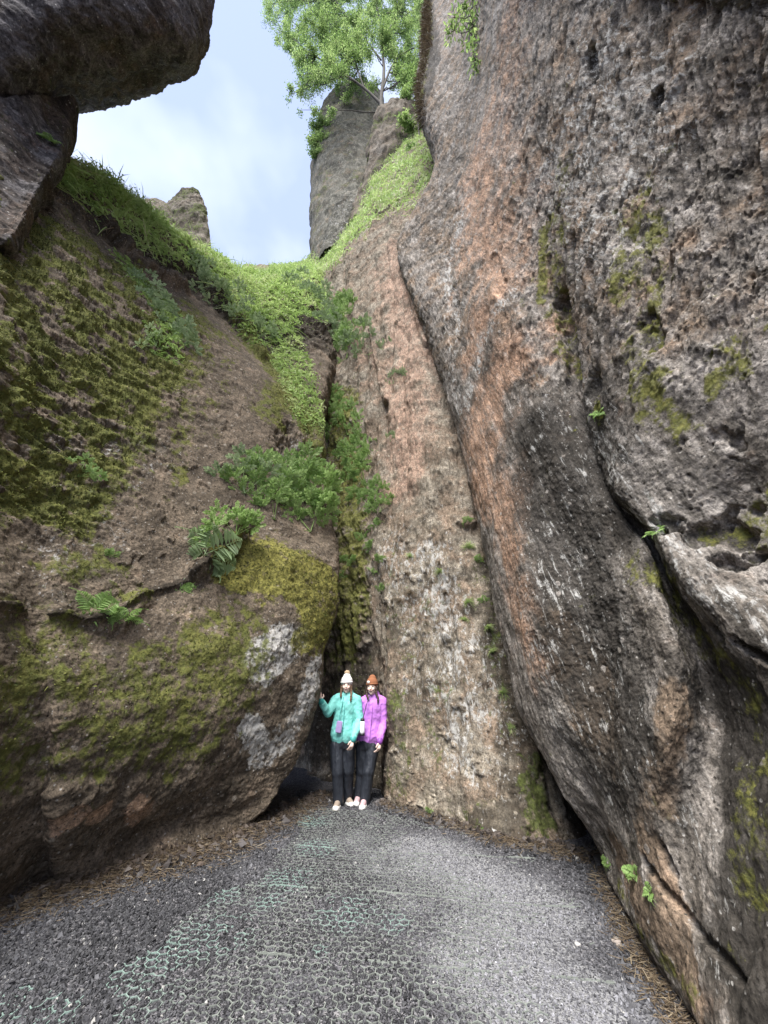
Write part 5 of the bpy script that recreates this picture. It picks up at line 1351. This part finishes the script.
    fused('brim', [('c', a, b_, .014, .014) for a, b_ in zip(pts[:-1], pts[1:])], hat_col, bm_h, voxel=.006, smooth=2)
    if pom: fused('pompom', [('e', hc + up * .175 - fw * .02, (.040, .040, .036), None)], pom, bm_h, voxel=.006, smooth=0, wrinkle=(.012, (60, 60, 60)))
    if patch: fused('patch', [('e', H(-.035, .094, .068), (.024, .008, .020), rot)], patch, bm_h, voxel=0)
    # hair: cap under the hat and two plaits in front of the shoulders
    hr = [('e', hc - fw * .022 + up * .005, (.080, .085, .100), rot)]
    for s_ in (-1, 1):
        a = H(.070 * s_, .012, -.01); b_ = H(.078 * s_, .028, -.10); c_ = Vector((nk.x + .078 * s_, nk.y - .10, nk.z - .02)); e_ = Vector((nk.x + .074 * s_, nk.y - .118, nk.z - .055 - .03 * s_))
        ch_ = cr(np.array([a, b_, c_, e_]), 14)
        for k in range(13): hr.append(('c', ch_[k], ch_[k + 1], .019 - .0006 * k + .004 * (k % 2), .019 - .0006 * k))
    fused('hair', hr, hair_col, root, voxel=.006, smooth=1, wrinkle=(.003, (40, 40, 20)))
    tag(root, label, 'person')
    return root, J, off

m_teal = simple('teal_rain_jacket', (.20, .57, .51), .6, .35, wr=.012, var=.12, sc=6)
m_pink = simple('orchid_rain_jacket', (.47, .18, .57), .6, .35, wr=.012, var=.12, sc=6)
J_zip = {'teal_rain_jacket': simple('dark_teal_trim', (.05, .30, .28), .5, .4), 'orchid_rain_jacket': simple('dark_violet_trim', (.22, .06, .30), .5, .4)}
m_whitehat = simple('cream_knit', (.78, .76, .72), .95, .1, wr=.006, var=.1, sc=60)
m_pom = simple('beige_fur', (.48, .36, .24), .95, .1, var=.3, sc=60)
m_rust = simple('rust_knit', (.27, .115, .060), .95, .1, wr=.006, var=.15, sc=60)
m_patch = simple('cream_patch', (.65, .62, .58), .8, .2)
m_hair1 = simple('light_brown_hair', (.13, .078, .045), .6, .4, var=.35, sc=40)
m_hair2 = simple('dark_brown_hair', (.050, .028, .020), .5, .4, var=.3, sc=40)
m_shoe1 = simple('tan_shoe', (.30, .24, .19), .8, .2, var=.15)
m_shoe2 = simple('pale_pink_shoe', (.50, .33, .34), .8, .2, var=.12)
m_sole = simple('pale_sole', (.70, .68, .64), .8, .2, var=.15)

V3 = lambda *a: Vector(a)
J1 = dict(Y=6.35, an_r=(338.5, 800, 6.32), toe_r=(336, 804, 6.18), an_l=(347, 797.5, 6.48), toe_l=(351, 800, 6.36), kn_r=(337.5, 773, 6.30), kn_l=(348.5, 771, 6.38),
          hip_r=(337.5, 746, 6.37), hip_l=(348.5, 746, 6.39), pelvis=(343, 742, 6.38), hem=(343.2, 733.5, 6.38), waist=(343.8, 722, 6.38), chest=(345.5, 706, 6.38), neck=(346.6, 694.3, 6.38), head=(346.6, 685.0, 6.35),
          sh_r=(336.0, 700, 6.37), sh_l=(356.6, 700.5, 6.38), el_r=(328.0, 712.5, 6.27), wr_r=(320.8, 701.0, 6.12), el_l=(359.5, 720, 6.33), wr_l=(353.0, 739.5, 6.18),
          face_dir=V3(.02, -1, 0), hand_r_dir=V3(-.25, -.1, 1), hand_r_thumb=V3(1, 0, .2), hand_r_palm=V3(-1, 0, 0),
          hand_l_dir=V3(-.25, -.2, -1), hand_l_thumb=V3(-.6, -.6, 0), hand_l_palm=V3(-.6, .8, 0))
p1, j1, off1 = person('woman in a teal rain jacket and white pompom hat, one hand on the boulder', J1, m_teal, m_whitehat, m_hair1, m_shoe1, m_pom, None)
J2 = dict(Y=6.5, an_r=(358.5, 798, 6.52), toe_r=(356.5, 800, 6.38), an_l=(364.5, 800.5, 6.36), toe_l=(362.0, 804.5, 6.20), kn_r=(361.5, 772, 6.48), kn_l=(368.5, 772, 6.36),
          hip_r=(362.5, 747, 6.46), hip_l=(372.5, 747, 6.44), pelvis=(368, 743.5, 6.45), hem=(370, 735.0, 6.46), waist=(371, 723, 6.46), chest=(372.8, 708, 6.46), neck=(373.2, 696.0, 6.46), head=(372.0, 686.8, 6.42),
          sh_r=(363.2, 702, 6.47), sh_l=(382.6, 702, 6.46), el_r=(359.0, 721, 6.48), wr_r=(358.5, 738, 6.46), el_l=(384.0, 722, 6.45), wr_l=(379.6, 741.5, 6.30),
          face_dir=V3(-.22, -1, 0), hand_r_dir=V3(0, -.1, -1), hand_r_thumb=V3(.3, -1, 0), hand_r_palm=V3(1, 0, 0),
          hand_l_dir=V3(-.15, -.15, -1), hand_l_thumb=V3(-.5, -.8, 0), hand_l_palm=V3(-1, .3, 0))
p2, j2, off2 = person('woman in an orchid rain jacket and rust beanie, standing close beside the teal one', J2, m_pink, m_rust, m_hair2, m_shoe2, None, m_patch)

# things they carry
def lathe(name, prof, mat, parent, loc):
    n = 20; V = []; Fq = []
    for z, rr in prof: V += [(rr * math.cos(k), rr * math.sin(k), z) for k in np.linspace(0, 2 * math.pi, n, endpoint=False)]
    for i in range(len(prof) - 1):
        for k in range(n): Fq.append((i * n + k, i * n + (k + 1) % n, (i + 1) * n + (k + 1) % n, (i + 1) * n + k))
    o = mesh_np(name, np.array(V), np.array(Fq), mat, parent=parent); o.location = loc
    return o
m_black = simple('black_plastic', (.02, .02, .022), .4, .5)
m_white = simple('white_enamel', (.75, .75, .76), .35, .5, var=.04)
m_lav = simple('lavender_fabric', (.36, .27, .50), .7, .3)
bt = Y(362.2, 734, 6.24); br = empty('water_bottle', bt)
lathe('bottle_body', [(0, .001), (0, .034), (.03, .036), (.15, .036), (.165, .030), (.166, .001)], m_white, br, (0, 0, 0))
lathe('bottle_cap', [(.160, .001), (.160, .031), (.195, .031), (.2, .022), (.2, .001)], m_black, br, (0, 0, 0))
lathe('bottle_base', [(-.02, .001), (-.02, .036), (.012, .0372), (.012, .001)], m_black, br, (0, 0, 0))
tag(br, 'white water bottle with black cap and base hanging between the two women', 'bottle')
# strap of the bottle, round her neck
sp0 = Vector(Y(368.5, 697, 6.30)); 
V, Q = tube_np([(cr(np.array([Y(370, 695, 6.36), Y(367, 703, 6.29), Y(364.2, 714, 6.26), Y(362.4, 719, 6.24)]), 12), np.full(12, .006))])
st_ = mesh_np('strap', V - np.array(bt), Q, m_black, parent=br)
pc = Y(338.0, 733.0, 6.20); pr_ = empty('phone_pouch', pc)
bm = bmesh.new(); bmesh.ops.create_cube(bm, size=1)
for v in bm.verts: v.co = Vector((v.co.x * .085, v.co.y * .025, v.co.z * .155 + .0775))
bmesh.ops.bevel(bm, geom=bm.edges[:], offset=.01, segments=3, affect='EDGES')
me = bpy.data.meshes.new('pouch'); bm.to_mesh(me); bm.free(); o = bpy.data.objects.new('pouch', me); C.objects.link(o); o.parent = pr_; me.materials.append(m_lav)
o.rotation_euler = (0, math.radians(8), 0)
V, Q = tube_np([(cr(np.array([Y(339, 723, 6.2), Y(340, 714, 6.225), Y(342, 706, 6.235), Y(343.5, 697, 6.29)]), 12), np.full(12, .005))])
mesh_np('strap', V - np.array(pc), Q, J_zip['teal_rain_jacket'], parent=pr_)
tag(pr_, 'lavender pouch hanging on the front of the teal jacket', 'pouch')
